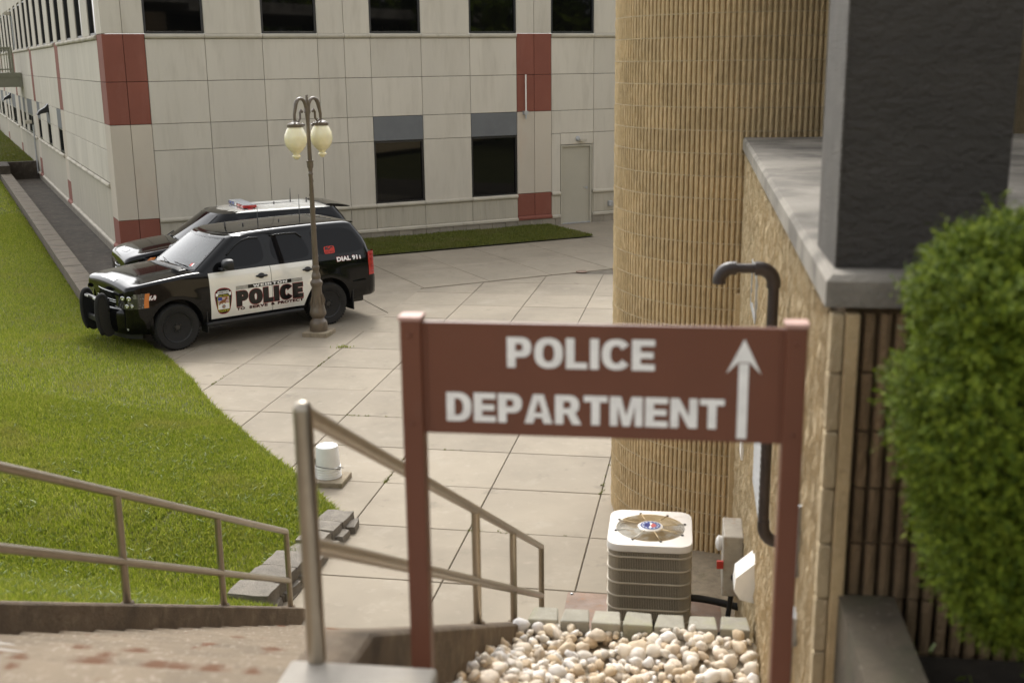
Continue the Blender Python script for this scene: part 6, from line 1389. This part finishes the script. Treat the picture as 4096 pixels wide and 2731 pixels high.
for sg in (1, -1):
    for poly in ([(2.28, 1.16), (1.42, 1.15), (1.40, 1.56), (1.55, 1.605), (1.85, 1.52)], [(1.34, 1.15), (.35, 1.16), (.30, 1.56), (.5, 1.61), (1.32, 1.61)], [(.25, 1.17), (-.80, 1.25), (-.70, 1.50), (.22, 1.60)]): c2.side_glass('side_window', poly, M['carglass'], car2, sg=sg)
    for cx_ in (0, 2.86): wheel(car2, cx_, sg*.85, .37, sg, detail=False)
    mi = MB(); mi.box(2.06, 2.20, min(sg*.98, sg*1.18), max(sg*.98, sg*1.18), 1.13, 1.29, None, .05); mi.build('mirror', M['black'], car2, True, 50)
    path = [(x, sg*(c2.W(x, .82)+.012)) for x in (3.75, 3.72, 3.67, 3.60, 3.52, 3.42, 3.30, 3.17)]
    hm_ = MB(); hm_.grid([[(x-.10*t, sg*(abs(y)*1.0-.02*t), .76+(.10+.05*min(i/4, 1))*t+.03*(i/7)) for i, (x, y) in enumerate(path)] for t in (0, .5, 1)]); h2 = hm_.build('headlamp', M['clearlens'], car2, True)
    am2 = MB(); am2.grid([[(x-.10*t, sg*(abs(y)-.02*t+.004), .765+(.10+.05*min((i+4)/4, 1))*t*.96+.03*((i+4)/7)) for i, (x, y) in enumerate(path[4:7])] for t in (.1, .5, .95)]); am2.build('amber_marker', M['amber'], h2, True)
# white roof skin
def roof_fn(x, y, o):
    r = [(0., 0.)] + list(S2['roof']); w = S2['gw'][1][1]; xf, xr = S2['gf'][1][1], S2['gr'][1][1]
    ins = min(w-abs(y), (xf-S2['bow']*(y/w)**2-x)/1.3, (x-xr-.07*(y/w)**2)/1.2); ins = max(ins, 0); return (x, y, S2['gz']+float(np.interp(ins, [q[0] for q in r], [q[1] for q in r]))+S2['sag'](x)+o)
for yy in (-.45, -.27, -.09, .09, .27, .45):
    rf = MB(); rf.tube([roof_fn(x, yy, .002) for x in np.linspace(-.4, .9, 8)], .010, 6); rf.build('roof_rib', M['carwhite'], car2, True)
sp2 = MB(); sp2.prism(round_poly([(-.55, 1.725), (-.85, 1.695), (-1.08, 1.645), (-1.09, 1.62), (-.85, 1.63), (-.55, 1.67)], 1), 1, -.64, .64); sp2.build('roof_spoiler', M['black'], car2, True, 50)
# light bar
lb = bpy.data.objects.new('light_bar', None); link(lb, car2); lb.location = (1.12, 0, -.072)
for (y0, y1, m_) in ((.30, .60, 'redlens'), (.06, .295, 'redlens'), (-.12, .055, 'clearlens'), (-.36, -.125, 'bluelens'), (-.60, -.365, 'bluelens')):
    g_ = MB(); g_.box(-.15, .15, y0, y1, 1.80, 1.862, None, .015); g_.build('lens', M[m_], lb, True, 50)
tp = MB(); tp.box(-.135, .135, -.585, .585, 1.863, 1.874, None, .004); tp.build('top_plate', M['galv'], lb)
bs_ = MB(); bs_.box(-.12, .12, -.57, .57, 1.784, 1.80); bs_.build('base', M['trim'], lb)
for yy in (-.5, .5):
    ft_ = MB(); ft_.box(-.09, .09, yy-.05, yy+.05, 1.70, 1.786, None, .01); ft_.build('foot', M['trim'], lb)
stp = MB(); stp.add([(.05, .605, 1.80), (-.05, .605, 1.80), (-.05, .70, 1.68), (.05, .70, 1.68)], [(0, 1, 2, 3)]); stp.build('strap', M['redlens'], lb)
for (x, y, h) in ((.45, .1, .02), (.05, .0, .28), (-.28, .1, .07)):
    a_ = MB(); z0 = roof_fn(x, y, 0)[2]; a_.tube([(x, y, z0), (x, y, z0+.03), (x-.03*h, y, z0+.03+h)], [.016, .012, .004 if h > .1 else .012], 7); a_.build('antenna', M['trim'], car2, True)
# grille, lettering, wipers
g2 = MB(); gp2 = lambda y, z: (3.82-.18*(y/.6)**2-.1*max(0, z-.65), y, z); g2.grid([[gp2(y, z) for y in np.linspace(-.52, .52, 13)] for z in (.45, .55, .65, .74)]); g2o = g2.build('grille', M['trim'], car2, True)
for z in (.50, .60, .70):
    b2 = MB(); b2.tube([tuple(np.array(gp2(y, z))+np.array([.012, 0, 0])) for y in np.linspace(-.5, .5, 13)], .016, 6); b2.build('chrome_bar', M['chrome'] if z == .6 else M['black'], g2o, True)
ov = MB(); ov.lathe([(.001, .018), (.07, .015), (.085, 0)], 20, fn=lambda a, b, c: (3.83+c, a, .60+b*.5), cap=False); ov.build('emblem', M['galv'], g2o, True)
def hood2(s_, t_):
    y = -.30+s_; x = 3.70-.20*(y/.6)**2-t_; wv = max(c2.W(min(x, 3.79), c2.top(x)-.1)-.13, .35); return (x, y, hoodz(c2, x, y)+.008)
text_obj('hood_lettering', 'WEIRTON POLICE', (0, .60, 0, .085), hood2, M['dwhite'], car2, bold=.05, cuts=2)
wp = MB(); wp.tube([c2.front_pt(.6, 1.13, .02), c2.front_pt(.1, 1.17, .02)], .010, 6); wp.tube([c2.front_pt(-.6, 1.13, .02), c2.front_pt(-.1, 1.17, .02)], .010, 6); wp.tube([c2.front_pt(-.72, 1.10, .03), c2.front_pt(-.62, 1.2, .02)], .012, 6); wp.build('wiper', M['trim'], car2, True)
ex = MB(); ex.box(-.9, 3.5, -.6, .6, .24, .40, None, .03); ex.build('chassis', M['trim'], car2)

# ================================================================== wooded slope behind the viewer (seen in the glass and paint)
rt = np.random.default_rng(21); V = []; F = []
for k in range(42):
    x = -46+k*3.4+rt.normal(0, 1.2); y = -42+rt.normal(0, 3.5)-.004*(x*x); h = rt.uniform(8, 13); zb = 3.0
    if k >= 26: x = 30+rt.normal(0, 2.5); y = -14+(k-26)*3.4; zb = 0.  # unseen row added on the right to darken the car glass reflections
    for j in range(420):
        d = rt.normal(size=3); d /= np.linalg.norm(d); f = rt.uniform(.6, 1.)
        c = np.array([x+d[0]*3.2*f, y+d[1]*3.0*f, zb+h*.58+d[2]*h*.45*f]); u = rt.normal(size=3)*.34; w_ = rt.normal(size=3)*.34; n = len(V)
        V += [tuple(c-u), tuple(c+w_), tuple(c+u), tuple(c-w_)]; F.append((n, n+1, n+2, n+3))
    mb = MB(); mb.tube([(x, y, zb-3), (x+.1, y, zb+h*.3), (x, y+.1, zb+h*.7)], [.28, .2, .08], 6); n = len(V); V += mb.V; F += [tuple(i+n for i in f) for f in mb.F]
wd = obj('woodland', mesh('woodland', V, F), M['needle']); tag(wd, 'leafy trees standing in a row on the slope behind the viewer, with an added row at the right', 'woodland', kind='stuff')
